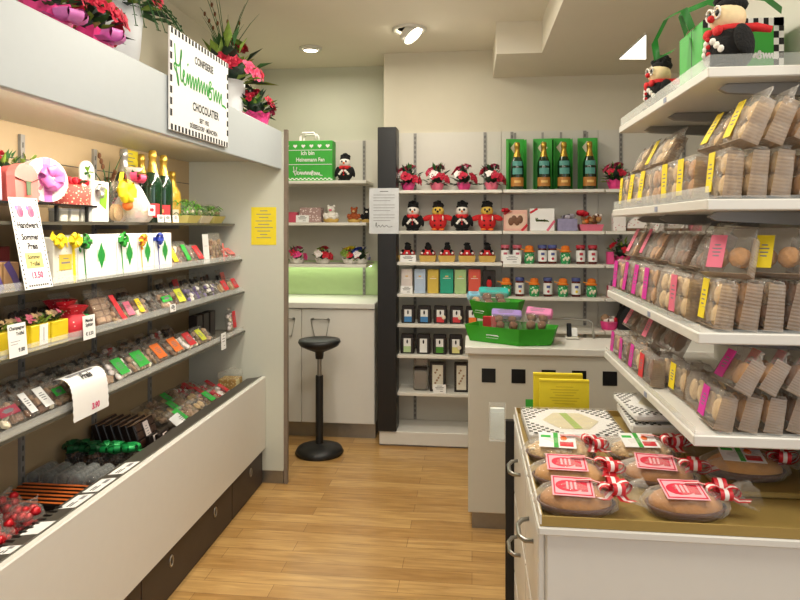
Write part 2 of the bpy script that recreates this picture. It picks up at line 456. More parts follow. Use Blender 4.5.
# ================================================================== BACK WALL FURNITURE
# base plinth and three bays of shelving
LV1 = [1.803, 1.515, 1.294, 1.07, .856, .638, .372]
LV2 = [1.803, 1.515, 1.285, 1.056, .83, .60, .36]
SLV = mat('shelf_white', '#dedad0', .4, noise=.01)
def bay(x0, x1, lv, ups, label):
    t = thing('wall_shelving', label, 'shelving unit', ((x0 + x1) / 2, 4.65, 0))
    m = at(t); m.rbox(x0, x1 - .004, 4.47, 4.76, .012, .105, .003, WHITE); m.build('plinth', t)
    m = at(t); m.box(x0, x1 - .004, 4.49, 4.76, 0, .012, ALU); m.build('plinth_kick', t)
    m = at(t); m.box(x0, x1 - .003, 4.762, 4.778, .105, 2.245, OFFW); m.build('back_panel', t)
    for xu in ups:
        m = at(t); m.box(xu - .011, xu + .011, 4.752, 4.762, .11, 2.24, GREYBR)
        for k in range(60): m.box(xu - .0035, xu + .0035, 4.7512, 4.752, .13 + k * .035, .15 + k * .035, SLOT)
        m.build('upright', t)
    for z in lv:
        m = at(t); m.rbox(x0 + (.0 if x0 > -.5 else .125), x1 - .008, 4.5, 4.755, z - .022, z, .002, SLV); m.build('shelf', t)
    return t
bay(-.65, .216, LV1, [wall_x(415, 4.75), wall_x(485, 4.75)], 'white shelving bay on the back wall between the black column and the bottle bay')
bay(.216, .908, LV2, [wall_x(512, 4.75), wall_x(585, 4.75)], 'white shelving bay on the back wall holding green-backed bottles and jars')
bay(.908, 1.75, LV2, [wall_x(621, 4.75), 1.5], 'white shelving bay on the back wall half hidden behind the right rack')
t = tag(MB().rbox(-.66, -.527, 4.455, 4.62, .107, 2.245, .003, BLACK).build('wall_column'), 'tall narrow black column at the left end of the back shelves', 'column')
# niche: cupboards, worktop, shelves, green back
t = thing('niche_shelving', 'white shelving in the wall niche left of the black column, above the cupboards', 'shelving unit', (-1.2, 5.0, .99))
m = at(t); m.box(-1.735, -.665, 5.12, 5.145, 1.27, 2.245, OFFW); m.build('back_panel', t)
xu = wall_x(364, 5.11)
m = at(t); m.box(xu - .011, xu + .011, 5.11, 5.12, .995, 2.24, GREYBR)
for k in range(34): m.box(xu - .0035, xu + .0035, 5.1092, 5.11, 1.02 + k * .035, 1.04 + k * .035, SLOT)
m.build('upright', t)
NL = [1.894, 1.576, 1.259]
for z in NL:
    m = at(t); m.rbox(-1.735, -.79, 4.75, 5.109, z - .022, z, .002, SLV); m.build('shelf', t)
m = at(t); m.box(-1.735, -.665, 5.121, 5.146, .992, 1.268, mat('green_back', '#b3ca92', .5, noise=.02)); m.build('green_back_panel', t)
m = at(t); m.box(-1.73, -.80, 5.06, 5.08, 1.226, 1.236, mat('strip_lamp', '#f4ffdc', .5, emit=5)); m.build('strip_lamp', t)
t = thing('base_cupboard', 'white base cupboard with two doors in the niche behind the stool', 'cupboard', (-1.2, 4.8, 0))
m = at(t); m.box(-1.735, -.70, 4.60, 5.14, .11, .95, OFFW); m.build('carcass', t)
m = at(t); m.box(-1.735, -.70, 4.62, 5.14, .0, .11, ALU); m.build('plinth', t)
m = at(t); m.rbox(-1.735, -.695, 4.555, 5.118, .951, .99, .003, WHITE); m.build('worktop', t)
xs = wall_x(301.5, 4.57)
for a, b_, hx in ((-1.735, xs - .003, wall_x(286, 4.57)), (xs + .001, -.70, wall_x(320.5, 4.57))):
    m = at(t); m.rbox(a, b_, 4.575, 4.6, .115, .945, .003, WHITE); d = m.build('door', t)
    w = .07
    m = at(t); m.tube([(hx - w, 4.56, .872), (hx + w, 4.56, .872), (hx + w * .62, 4.562, .745), (hx - w * .62, 4.562, .745)], .0045, STEEL, 8, closed=True)
    for sx in (-1, 1): m.rbox(hx + sx * w * .8 - .008, hx + sx * w * .8 + .008, 4.558, 4.576, .866, .880, .002, STEEL)
    h = m.build('handle', t); h.parent = d

# stool
t = thing('standing_stool', 'black saddle stool on a telescopic column with a round black foot', 'stool', (-1.035, 4.28, 0))
m = at(t); m.M = m.M @ Matrix.Translation((-1.035, 4.28, 0)); m.lathe([(.155, 0), (.165, .012), (.15, .04), (.09, .062), (.035, .068), (.03, .07)], BLKPL, 32); m.build('foot', t)
m = at(t); m.M = m.M @ Matrix.Translation((-1.035, 4.28, 0)); m.lathe([(.026, .068), (.026, .53)], BLKPL, 20); m.build('column', t)
m = at(t); m.M = m.M @ Matrix.Translation((-1.035, 4.28, 0)); m.lathe([(.015, .53), (.015, .65)], STEEL, 16); m.build('gas_spring', t)
m = at(t); m.M = m.M @ Matrix.Translation((-1.035, 4.28, 0)); m.lathe([(.026, .645), (.03, .69), (.09, .715), (.13, .735), (.145, .758), (.14, .775), (.09, .780), (.02, .778)], BLKPL, 32); m.build('seat', t)

# ================================================================== SALES COUNTER
t = thing('sales_counter', 'white sales counter with a row of black squares on its front', 'counter', (.5, 3.44, 0))
m = at(t); m.rbox(-.02, 1.45, 3.283, 3.58, .09, .9, .003, OFFW)
m.build('body', t)
m = at(t); m.rbox(-.035, 1.46, 3.262, 3.60, .9, .938, .004, WHITE); m.build('countertop', t)
m = at(t); m.box(.0, 1.44, 3.31, 3.56, 0, .09, ALU); m.build('plinth', t)
for k in range(9):
    x = .084 + k * .1495
    m = at(t); m.box(x - .035, x + .035, 3.2805, 3.283, .755, .826, BLACK); m.build('black_square', t)

# ================================================================== RIGHT RACK AND DRAWER CABINET
t = thing('drawer_cabinet', 'white drawer cabinet at the lower right under the cake tray', 'cabinet', (.7, 1.86, 0))
m = at(t); m.rbox(.163, 1.5, 1.452, 2.288, .06, .868, .004, WHITE); m.build('carcass', t)
m = at(t); m.box(.19, 1.48, 1.48, 2.26, 0, .06, BLACK); m.build('plinth', t)
m = at(t); m.rbox(.145, 1.52, 1.435, 2.292, .868, .886, .003, WHITE); m.build('top', t)
for k, (a, b_) in enumerate(((1.46, 1.80), (1.806, 2.28))):
    for z0, z1 in ((.62, .86), (.345, .614), (.07, .339)):
        m = at(t); m.rbox(.147, .163, a, b_, z0, z1, .003, WHITE); d = m.build('drawer', t)
        yc = (a + b_) / 2; zc = z1 - .07
        m = at(t); m.tube([(.1485, yc - .06, zc), (.128, yc - .055, zc - .002), (.116, yc - .03, zc - .004), (.116, yc + .03, zc - .004), (.128, yc + .055, zc - .002), (.1485, yc + .06, zc)], .006, STEEL, 8)
        h = m.build('handle', t); h.parent = d
m = at(t); m.box(.118, 1.5, 2.293, 2.318, .0, .86, BLACK); m.build('rear_panel', t)
# cake tray
t = thing('cake_tray', 'shallow gold card tray on the drawer cabinet carrying wrapped cakes', 'tray', (.7, 1.86, .887))
m = at(t); m.box(.149, .876, 1.44, 2.288, .887, .891, TRAYG); m.build('tray_floor', t)
m = at(t); m.box(.149, .153, 1.44, 2.288, .891, .912, WHITE); m.box(.153, .156, 1.444, 2.284, .891, .911, TRAYG); m.box(.153, .876, 1.44, 1.445, .891, .909, TRAYG); m.box(.153, .876, 2.283, 2.288, .891, .91, TRAYG)
m.build('tray_rim', t)
t = tag(MB().rbox(.605, .875, 1.635, 2.27, .892, .906, .003, TRAYG).build('card_riser'), 'raised gold card step in the tray, right of the wrapped cakes', 'tray')

# shelf rack
rack = thing('shelf_rack', 'white shelf rack on the right with four deep shelves of wrapped bakery goods', 'shelf rack', (.9, 2.0, .886))
m = at(rack); m.rbox(.88, .92, 1.44, 2.46, .8865, 2.28, .003, OFFW); m.build('spine_panel', rack)
RACK = {'low': (.505, 1.07), 'mid': (.515, 1.305), 'high': (.535, 1.612), 'top': (.56, 1.93)}
for k, (x, z) in RACK.items():
    y0 = 1.535 if k != 'top' else 1.60
    m = at(rack); m.rbox(x, .878, y0, 2.53, z - .026, z, .003, WHITE); m.build('shelf', rack)
    m = at(rack); h = .018 if k in ('low', 'mid') else .03
    m.box(x + .004, x + .006, y0 + .004, 2.525, z + .0005, z + h, ACRYL)
    m.box(x + .004, .878, y0 + .004, y0 + .006, z + .0005, z + (h if k == 'top' else .008), ACRYL); m.build('shelf_lip', rack)
    for yb in (1.6765, 2.0875, 2.3615):
        m = at(rack); zt = z - .027
        p = [(.878, zt), (x + .07, zt), (x + .05, zt - .012), (x + .07, zt - .022), (.878, zt - .038)]
        vs = [(a, yb - .008, c_) for a, c_ in p] + [(a, yb + .008, c_) for a, c_ in p]
        m.add(vs, [(0, 1, 2, 3, 4), (9, 8, 7, 6, 5)] + [(i, i + 5, (i + 1) % 5 + 5, (i + 1) % 5) for i in range(5)], GREYBR); m.build('bracket', rack)
    m = at(rack); m.box(x - .0015, x, 1.93, 1.955, z - .02, z - .006, mat('shelf_clip', '#8e94ab', .5)); m.build('label_clip', rack)

# ================================================================== PRODUCT BUILDERS (front faces local -Y, origin at the base)
def rot_m(x=0, y=0, z=0): return Euler((x, y, z)).to_matrix().to_4x4()
def tr(x, y, z): return Matrix.Translation((x, y, z))

def pillow(m, w, h, d, mt, yc=0, crimp=.82, n=20, rnd=None, z0=0, fold=False):
    """a bag skin: flat seam at the bottom, full belly, flat crimped top"""
    rnd = rnd or R; vs, fs = [], []
    lv = [(0, .9, .55), (.06, 1, .9), (.18, 1, 1.0), (.3, 1.0, 1.05), (.45, 1, 1.03), (.6, 1, 1.0), (crimp - .06, .96, .7), (crimp, .86, .12), (.93, .9, .10), (1, .95, .05)]
    if fold: lv = lv[:6] + [(crimp - .04, .97, .8), (crimp, .93, .55)]
    for t, fx, fy in lv:
        for i in range(n):
            a = 2 * PI * i / n; ca, sa = math.cos(a), math.sin(a)
            x = w / 2 * fx * math.copysign(abs(ca) ** .45, ca); y = d / 2 * fy * math.copysign(abs(sa) ** .45, sa)
            k = rnd.uniform(-.003, .003)
            vs.append((x + k, yc + y + k, z0 + h * t + (k if t else 0)))
    L = len(lv)
    for j in range(L - 1):
        for i in range(n): fs.append((j * n + i, j * n + (i + 1) % n, (j + 1) * n + (i + 1) % n, (j + 1) * n + i))
    fs += [tuple(range(n))[::-1], tuple(range((L - 1) * n, L * n))]
    m.add(vs, fs, mt, True)

def fine_print(m, w, z0, z1, mt, y, n=3, x0=0):
    """unreadable lines of print as thin bars"""
    for k in range(n):
        z = z1 + (z0 - z1) * (k + .5) / n; ww = w * (.5 + .45 * ((k * 37) % 10) / 10)
        m.box(x0 - ww / 2, x0 + ww / 2, y - .0004, y, z - .0016, z + .0016, mt)

def goods(m, kind, w, h, d, yc, rnd):
    if kind == 'bar':                                           # chocolate bar with a grid of squares
        m.box(-w / 2, w / 2, yc - d * .3, yc + d * .4, .004, h, MILKC)
        nx, nz = 2, 4
        for i in range(nx):
            for j in range(nz):
                a = -w / 2 + w * (i + .5) / nx; z = .006 + (h - .01) * (j + .5) / nz
                m.rbox(a - w / nx * .42, a + w / nx * .42, yc - d * .5, yc, z - h / nz * .42, z + h / nz * .42, .004, TRUF)
    elif kind in ('dark', 'milk', 'truffle', 'nut', 'fruit', 'white', 'plum'):
        mm = {'dark': (DCHOC, CHOC), 'milk': (MILKC, CHOC), 'truffle': (TRUF, MILKC), 'nut': (NUT, TRUF), 'fruit': (CRIMSON, TRUF), 'white': (CREAM, ROSEW), 'plum': (PURP, DCHOC)}[kind]
        nx = max(2, int(w / .03)); nz = max(2, int(h / .032))
        mm = mm + {'dark': (MILKC,), 'milk': (TRUF,), 'truffle': (CREAM,), 'nut': (MILKC,), 'fruit': (ROSEW,), 'white': (ROSEW,), 'plum': (FACEW,)}[kind]
        nx, nz = int(nx * 1.5), int(nz * 1.5)
        for i in range(nx):
            for j in range(nz):
                q = mm[rnd.choice((0, 0, 1, 1, 2))]
                c = (-w / 2 + w * (i + .5 + rnd.uniform(-.2, .2)) / nx, yc + rnd.uniform(-.3, .15) * d, h * (j + .5 + rnd.uniform(-.15, .15)) / nz)
                sx, sz = w / nx * rnd.uniform(.5, .66), h / nz * rnd.uniform(.5, .66)
                if rnd.random() < .45: m.ball(c, (sx, d * .34, sz), q, 7, 5, jit=.12, rnd=rnd)
                else: m.rbox(-sx * .9, sx * .9, -d * .3, d * .3, -sz * .9, sz * .9, .003, q, M=tr(*c) @ rot_m(rnd.uniform(-.4, .4), rnd.uniform(-.7, .7), rnd.uniform(-.4, .4)))
    else:                                                       # cookies standing in stacks
        mm = {'cookie': COOK, 'pale': COOKP, 'brown': COOKD}[kind]
        nz = 2 if h > .09 else 1; nx = 2 if w > .09 else 1
        for i in range(nx):
            for j in range(nz):
                cx = -w / 2 + w * (i + .5) / nx; cz = h * (j + .5) / nz; r = min(w / nx, h / nz) * .5
                nd = max(2, int(d / .014))
                for k in range(nd):
                    y = yc - d * .42 + d * .84 * (k + .5) / nd
                    m.ball((cx + rnd.uniform(-.002, .002), y, cz + rnd.uniform(-.002, .002)), (r, d / nd * .56, r), mm, 9, 6, jit=.07, rnd=rnd)

def pack(name, label, cat, loc, rz, w, h, d, kind, lab=None, lean=0, group=None, tray=False, strip='v', seed=0, skin=None, roll=0, fold=False):
    """clear bag of sweets or cookies with a coloured label; stands on its back bottom edge when it leans"""
    rnd = random.Random(seed or R.randint(1, 10 ** 6))
    t = thing(name, label, cat, loc, rz, -lean, group, roll)
    yc = -d / 2
    m = MB(); goods(m, kind, w * .88, h * .72, d * .8, yc, rnd); m.M = Matrix(); g = m.build('cookies' if kind in ('cookie', 'pale', 'brown') else 'chocolates', t)
    g.location.z = .004
    if tray:
        m = MB(); W, D, H = w * .49, d * .5, h * .76
        nr = 13
        for sx in (-1, 1):
            vs, fs = [], []
            for k in range(nr * 2 + 1):
                z = .001 + H * k / (nr * 2); o = .0006 * (k % 2); q = .96 - .16 * k / (nr * 2)
                vs += [(sx * (W + o), yc - D * q, z), (sx * (W + o), yc + D * q, z)]
            for k in range(nr * 2): fs.append((2 * k, 2 * k + 1, 2 * k + 3, 2 * k + 2))
            m.add(vs, fs, RIBBED)
        m.box(-W, W, yc - D * .96, yc + D * .96, .0005, .002, RIBBED)
        m.build('tray', t)
    m = MB(); pillow(m, w * 1.02, h, d * 1.04, skin or (CRINK if tray else CLEAR), yc, rnd=rnd, fold=fold); m.build('wrapper', t)
    if lab:
        m = MB(); y = yc - d * .56 - .001
        lt = INK if lab in (YEL, ORNG, GLAB, PAPER, NOTE) else PAPER
        if strip == 'v': x0, x1, z0, z1 = -w * .36, -w * .02, h * .1, h * .78
        elif strip == 'c': x0, x1, z0, z1 = -w * .27, w * .27, h * .1, h * .84
        else: x0, x1, z0, z1 = -w * .4, w * .4, h * .3, h * .6
        m.box(x0, x1, y, y + .0012, z0, z1, lab)
        fine_print(m, (x1 - x0) * .7, z0 + (z1 - z0) * .3, z0 + (z1 - z0) * .75, INKG, y, 4, (x0 + x1) / 2)
        m.build('label', t)
    return t

def bow(m, c, s, mt, loops=5, M=None, wd=.012, tails=2, rnd=None):
    rnd = rnd or R; mts = mt if isinstance(mt, (list, tuple)) else [mt]
    T = (M or Matrix())
    for k in range(loops):
        a = 2 * PI * k / loops + rnd.uniform(-.2, .2); el = rnd.uniform(.15, .8)
        dx = Vector((math.cos(a) * math.cos(el), math.sin(a) * math.cos(el), math.sin(el))); up = Vector((0, 0, 1)) - dx * dx.z
        up = up.normalized() if up.length > .01 else Vector((1, 0, 0))
        side = dx.cross(up)
        pts = [Vector(c) + dx * s * (.5 - .5 * math.cos(q)) + up * s * .33 * math.sin(q) for q in [2 * PI * i / 10 for i in range(11)]]
        m.ribbon(pts, side * wd / 2 * 1.6, mts, M=T)
    for k in range(tails):
        a = rnd.uniform(0, 6.28); dx = Vector((math.cos(a), math.sin(a), 0))
        pts = [Vector(c) + dx * s * 1.5 * i / 5 + Vector((0, 0, -s * .1 * i / 5 + .1 * s * math.sin(i * 1.6))) for i in range(6)]
        m.ribbon(pts, dx.cross(Vector((0, 0, 1))) * wd / 2 * 1.5, mts, M=T)

def flower(m, c, r, mt, nrm, rnd, n=14):
    nrm = Vector(nrm).normalized()
    a = nrm.cross(Vector((.3, .5, .8))).normalized(); b_ = nrm.cross(a)
    for k in range(n):
        q = k * 2.4; t = .25 + .75 * k / n; el = (1 - t) * 1.1
        d = (a * math.cos(q) + b_ * math.sin(q)) * math.cos(el) + nrm * math.sin(el)
        sd = d.cross(nrm)
        sd = sd.normalized() if sd.length > .01 else a
        p0 = Vector(c); p1 = p0 + d * r * t * .6 + nrm * r * .15; p2 = p0 + d * r * t + nrm * r * (.02 + rnd.uniform(0, .12)); w = sd * r * .34
        m.add([p0, p1 + w, p2 + w * .5, p2 - w * .5, p1 - w], [(0, 1, 2, 3, 4)], mt, True)
    m.ball(tuple(Vector(c) + nrm * r * .12), r * .3, mt, 7, 5)

def leaf(m, p, d, L, w, mt, rnd):
    d = Vector(d).normalized(); s = d.cross(Vector((rnd.uniform(-.3, .3), rnd.uniform(-.3, .3), 1))).normalized() * w; u = s.cross(d).normalized() * w * .6
    p = Vector(p)
    m.add([p, p + d * L * .45 + s + u, p + d * L, p + d * L * .45 - s + u, p + d * L * .5], [(0, 1, 4), (1, 2, 4), (2, 3, 4), (3, 0, 4)], mt, True)

def bouquet(name, label, loc, h, rad, pot, potmat, flowers, seed, rz=0, group=None, grass=0, fern=0, nleaf=110, potshape='wrap', ribbon=None, frad=None, leaves=(LEAF, LEAFD, LEAFL)):
    """pot + leaves + separate flower heads. pot = (radius, height)"""
    rnd = random.Random(seed); t = thing(name, label, 'flowers', loc, rz, 0, group)
    pr, ph = pot; m = MB()
    if potshape == 'wrap':
        n = 18; vs, fs = [], []
        for j, (r, z) in enumerate(((.72, 0), (.9, .4), (.95, .75), (1.1, 1.0))):
            for i in range(n):
                a = 2 * PI * i / n; q = 1 + (.10 * (i % 2) if j > 0 else 0) * (j / 2)
                vs.append((pr * r * q * math.cos(a), pr * r * q * math.sin(a), ph * z + (.012 * (i % 2) if j == 3 else 0)))
        for j in range(3):
            for i in range(n): fs.append((j * n + i, j * n + (i + 1) % n, (j + 1) * n + (i + 1) % n, (j + 1) * n + i))
        fs.append(tuple(range(n))[::-1]); m.add(vs, fs, potmat, False)
    else:
        m.lathe([(pr * .62, 0), (pr * .72, ph * .15), (pr * .9, ph * .5), (pr, ph * .85), (pr * 1.0, ph), (pr * .92, ph), (pr * .9, ph * .9), (.001, ph * .88)], potmat, 28, cap=False)
    m.build('pot', t)
    m = MB(); cz = ph + (h - ph) * .42
    for k in range(nleaf):
        a = rnd.uniform(0, 6.28); el = rnd.uniform(-.25, 1.3); d = Vector((math.cos(a) * math.cos(el), math.sin(a) * math.cos(el), math.sin(el)))
        p = Vector((0, 0, ph * .95)) + Vector((d.x * rad, d.y * rad, max(0, d.z) * (h - ph))) * rnd.uniform(.2, .8)
        leaf(m, p, d, rad * rnd.uniform(.35, .7), rad * .11, leaves[rnd.randint(0, len(leaves) - 1)], rnd)
    m.ball((0, 0, ph + (h - ph) * .3), (rad * .45, rad * .45, (h - ph) * .35), LEAFD, 9, 6, jit=.3, rnd=rnd)
    m.build('foliage', t)
    nf = len(flowers)
    for k, fm in enumerate(flowers):
        a = k * 2.4 + rnd.uniform(-.4, .4); el = .05 + 1.25 * ((k * .618) % 1)
        d = Vector((math.cos(a) * math.cos(el), math.sin(a) * math.cos(el), math.sin(el)))
        p = Vector((0, 0, ph)) + Vector((d.x * rad * .85, d.y * rad * .85, d.z * (h - ph) * .8 + .01))
        m = MB(); flower(m, p, (frad or rad * .42) * rnd.uniform(.85, 1.15), fm, d, rnd); m.build('flower', t)
    if grass:
        m = MB()
        for k in range(grass):
            a = rnd.uniform(0, 6.28); L = (h - ph) * rnd.uniform(1.0, 1.75); sp = rnd.uniform(.15, .55)
            pts = [(math.cos(a) * sp * L * q * q, math.sin(a) * sp * L * q * q, ph + L * q) for q in (0, .3, .6, .85, 1)]
            m.tube(pts, [.003, .003, .0025, .0018, .0006], LEAF, 5)
            if k % 3 == 0:
                for q in (.7, .8, .9): m.ball((math.cos(a) * sp * L * q * q, math.sin(a) * sp * L * q * q, ph + L * q), (.008, .008, .014), COOKD, 6, 5)
        m.build('grass_blades', t)
    if fern:
        m = MB()
        for k in range(fern):
            a = rnd.uniform(-.9, .9); pts = [Vector((math.cos(a) * rad * (.5 + 1.0 * q), math.sin(a) * rad * (.5 + 1.0 * q), ph + .03 + .08 * q - .26 * q * q)) for q in [i / 9 for i in range(10)]]
            m.tube(pts, .0018, LEAF, 5)
            for i in range(1, 10):
                for sgn in (-1, 1):
                    d = Vector((math.cos(a + sgn * 1.1), math.sin(a + sgn * 1.1), -.3)); leaf(m, pts[i], d, .035 * (1.15 - i / 10), .006, LEAF, rnd)
        m.build('fern_fronds', t)
    if ribbon:
        m = MB(); bow(m, (0, -pr * 1.05, ph * .75), pr * .7, ribbon, 6, wd=pr * .35, rnd=rnd); m.build('bow', t)
    return t

def price_card(label, loc, rz, w, h, lean=.12, draw=None, cat='price card', mt=None, name='price_sign', group=None, border=False):
    t = thing(name, label, cat, loc, rz, -lean, group)
    m = MB(); m.box(-w / 2, w / 2, -.0012, 0, 0, h, mt or PAPER); m.build('card', t)
    m = MB()
    if draw: draw(m)
    else:
        fine_print(m, w * .8, h * .4, h * .9, INK, -.0013, 3); fine_print(m, w * .45, h * .12, h * .32, INK, -.0013, 1, w * .15)
    if border:
        n = int(h / .014)
        for sx in (-1, 1):
            for k in range(n): m.box(sx * w * .44 - .0022, sx * w * .44 + .0022, -.0018, -.0012, h * (k + .3) / n, h * (k + .75) / n, INK)
    m.build('lettering', t)
    return t

def gift_box(name, label, loc, rz, w, h, d, mt, lean=0, deco=None, cat='gift box', lid=None, group=None):
    loc = (loc[0] - d * math.sin(rz), loc[1] + d * math.cos(rz), loc[2])          # loc is the front foot
    t = thing(name, label, cat, loc, rz, -lean, group)
    m = MB(); m.rbox(-w / 2, w / 2, -d, 0, 0, h, .0025, mt); m.build('box', t)
    if lid:
        m = MB(); m.rbox(-w / 2 - .0015, w / 2 + .0015, -d - .0015, .0015, h * .8, h + .0015, .002, lid); m.build('lid', t)
    if deco: deco(t, w, h, d)
    return t

def diamond(t, w, h, d, x=0, s=.046, bowmat=None, bx=None, loops=6):
    m = MB(); y = -d - .0006
    m.add([(x - s * .55, y, h * .5), (x, y, h * .5 - s * 1.15), (x + s * .55, y, h * .5), (x, y, h * .5 + s * 1.15)], [(0, 1, 2, 3)], mat('deep_green', '#1f8a35', .5))
    m.add([(x - s * .62, y + .0002, h * .5 + s * .5), (x - s * .62, y + .0002, h * .5 - s * .5), (x + s * .62, y + .0002, h * .5 - s * .5), (x + s * .62, y + .0002, h * .5 + s * .5)], [(0, 1, 2, 3)], mat('pale_green', '#a9cfae', .5))
    m.build('emblem', t)
    if bowmat:
        m = MB(); bx = -w * .35 if bx is None else bx
        bow(m, (0, 0, 0), .030, bowmat, loops, M=tr(bx, -d - .004, h * .84) @ rot_m(x=PI / 2), wd=.011)
        m.ribbon([(bx, -d - .001, h * .86), (bx + .012, -d - .001, 0)], (.004, 0, 0), bowmat if isinstance(bowmat, list) else [bowmat])
        m.build('bow', t)

def bottle(name, label, loc, h=.31, r=.043, glass=GBOT, foil=GOLD, labmat=LABG, rz=0, group=None, neck=True, collar=None):
    t = thing(name, label, 'bottle', loc, rz, 0, group); k = h / .31
    m = MB(); m.lathe([(r * .93, 0), (r, .006), (r, .155 * k), (r * .93, .18 * k), (r * .55, .22 * k), (r * .38, .25 * k), (r * .36, .27 * k)], glass, 24); m.build('glass', t)
    m = MB(); m.lathe([(r * .62, .212 * k), (r * .41, .247 * k), (r * .385, .275 * k), (r * .44, .278 * k), (r * .44, .29 * k), (r * .40, .305 * k), (r * .3, .31 * k)], foil, 20); m.build('foil', t)
    m = MB(); n = 12
    a0, a1 = -PI / 2 - 1.25, -PI / 2 + 1.25
    def wrap(z0, z1, mt, q0=a0, q1=a1, rr=1.012):
        vs = []
        for i in range(n + 1):
            a = q0 + (q1 - q0) * i / n; vs += [(r * rr * math.cos(a), r * rr * math.sin(a), z0), (r * rr * math.cos(a), r * rr * math.sin(a), z1)]
        m.add(vs, [(2 * i, 2 * i + 2, 2 * i + 3, 2 * i + 1) for i in range(n)], mt, True)
    wrap(.022 * k, .08 * k, labmat); wrap(.045 * k, .06 * k, mat('gold_light', '#d9b36a', .5), rr=1.02, q0=-PI / 2 - .5, q1=-PI / 2 + .5)
    m.build('label', t)
    if collar:
        m = MB()
        for z, rr, hh in ((.10, 1.02, .04), (.155, 1.02, .03)):
            wrap(z * k, (z + hh) * k, collar, -PI / 2 - .8, -PI / 2 + .8, rr)
        m.build('neck_label', t)
    return t

def doll(label, loc, rz, h, body=BLKFELT, face=FACEW, wings=BLKFELT, hat=BLKFELT, group=None, kind='bow', nose=ORNG, seed=1, big=False):
    """round plush bird: body, head, nose, eyes, shaggy hat, scarf, wings"""
    rnd = random.Random(seed); t = thing('plush_doll', label, 'plush toy', loc, rz, 0, group); s = h / .21
    m = MB(); m.ball((0, 0, .062 * s), (.062 * s, .055 * s, .062 * s), body, 18, 12); m.build('body', t)
    m = MB(); m.ball((0, -.004 * s, .137 * s), (.043 * s, .042 * s, .038 * s), face, 16, 10); hd = m.build('head', t)
    m = MB()
    for sx in (-1, 1):
        m.ball((sx * .015 * s, -.043 * s, .146 * s), (.007 * s, .004 * s, .009 * s), BLACK, 8, 6)
        if big: m.tube([(sx * .015 * s + .013 * s * math.cos(q * PI / 6), -.0435 * s, .147 * s + .015 * s * math.sin(q * PI / 6)) for q in range(12)], .0028 * s, FACEW, 6, closed=True)
    m.build('eyes', t).parent = hd
    m = MB(); m.ball((0, -.049 * s, .134 * s), (.0085 * s, .012 * s, .008 * s) if not big else .0095 * s, nose, 10, 7); m.build('nose', t).parent = hd
    m = MB(); m.ball((0, .006 * s, .169 * s), (.04 * s, .038 * s, .02 * s), hat, 14, 8)
    for k in range(26):
        a = k * 2.4; q = (k % 7) / 7
        m.ball((math.cos(a) * .036 * s * q, .006 * s + math.sin(a) * .034 * s * q, .176 * s + .016 * s * (1 - q * q) + rnd.uniform(0, .01) * s), .0125 * s, hat, 6, 5, jit=.3, rnd=rnd)
    m.build('hat', t).parent = hd
    m = MB(); sm = RED
    m.tube([(.036 * s * math.cos(q * PI / 7), .034 * s * math.sin(q * PI / 7), .104 * s) for q in range(14)], .012 * s, sm, 8, closed=True)
    if kind == 'bow':
        for sx in (-1, 1): m.ball((sx * .02 * s, -.045 * s, .1 * s), (.018 * s, .008 * s, .013 * s), sm, 9, 6)
    if big: m.tube([(.03 * s, .0, .104 * s), (.06 * s, .03 * s, .1 * s), (.085 * s, .05 * s, .088 * s)], [.012 * s, .011 * s, .008 * s], sm, 8)
    m.build('scarf', t)
    for sx in (-1, 1):
        m = MB()
        if kind == 'spread': m.ball((0, 0, 0), (.042 * s, .010 * s, .02 * s), wings, 10, 7, M=tr(sx * .072 * s, 0, .09 * s) @ rot_m(y=sx * .35))
        else: m.ball((0, 0, 0), (.014 * s, .026 * s, .042 * s), wings, 10, 7, M=tr(sx * .062 * s, -.004 * s, .07 * s) @ rot_m(y=-sx * .25))
        m.build('wing', t)
    if kind != 'spread':
        m = MB()
        for sx in (-1, 1):
            for q in range(3):
                m.ball((sx * (.012 + .010 * q) * s, -.053 * s + .004 * q * s, (.075 - .011 * q) * s), (.011 * s, .006 * s, .009 * s), FACEW, 8, 5)
        for q in range(3): m.ball((0, -.058 * s + .001 * q * s, (.082 - .018 * q) * s), .006 * s, RED, 7, 5)
        m.build('shirt_front', t)
    else:
        m = MB()
        for sx in (-1, 1):
            for q in range(2): m.ball((sx * .021 * s, -.0535 * s, (.07 - .032 * q) * s), (.007 * s, .004 * s, .007 * s), BLKFELT, 7, 5)
            m.ball((sx * .036 * s, -.044 * s, .088 * s), (.005 * s, .005 * s, .018 * s), FACEW, 7, 5)
        m.build('spots', t)
    m = MB()
    for sx in (-1, 1): m.ball((sx * .026 * s, -.03 * s, .009 * s), (.02 * s, .028 * s, .009 * s), ORNG if body is not BLKFELT else BLKFELT, 9, 6)
    m.build('feet', t)
    return t

def jar(label, loc, lid, group=None, labc=None, rz=0):
    t = thing('jam_jar', label, 'jar', loc, rz, 0, group)
    m = MB(); m.lathe([(.028, 0), (.031, .004), (.031, .095), (.026, .108), (.026, .112)], mat('jam_glass', '#5b1f1a', .12, noise=.2), 20); m.build('glass', t)
    m = MB(); m.lathe([(.0305, .108), (.0315, .111), (.0315, .128), (.029, .131)], lid, 20); m.build('lid', t)
    m = MB(); vs = []; n = 12
    for i in range(n + 1):
        a = -PI / 2 - 1.5 + 3.0 * i / n; vs += [(.0318 * math.cos(a), .0318 * math.sin(a), .016), (.0318 * math.cos(a), .0318 * math.sin(a), .094)]
    m.add(vs, [(2 * i, 2 * i + 2, 2 * i + 3, 2 * i + 1) for i in range(n)], PAPER, True)
    m.box(-.012, .012, -.0335, -.0317, .06, .078, lid); m.ball((0, -.0312, .036), (.009, .003, .010), labc or ROSE, 8, 6)
    m.build('label', t)
    return t

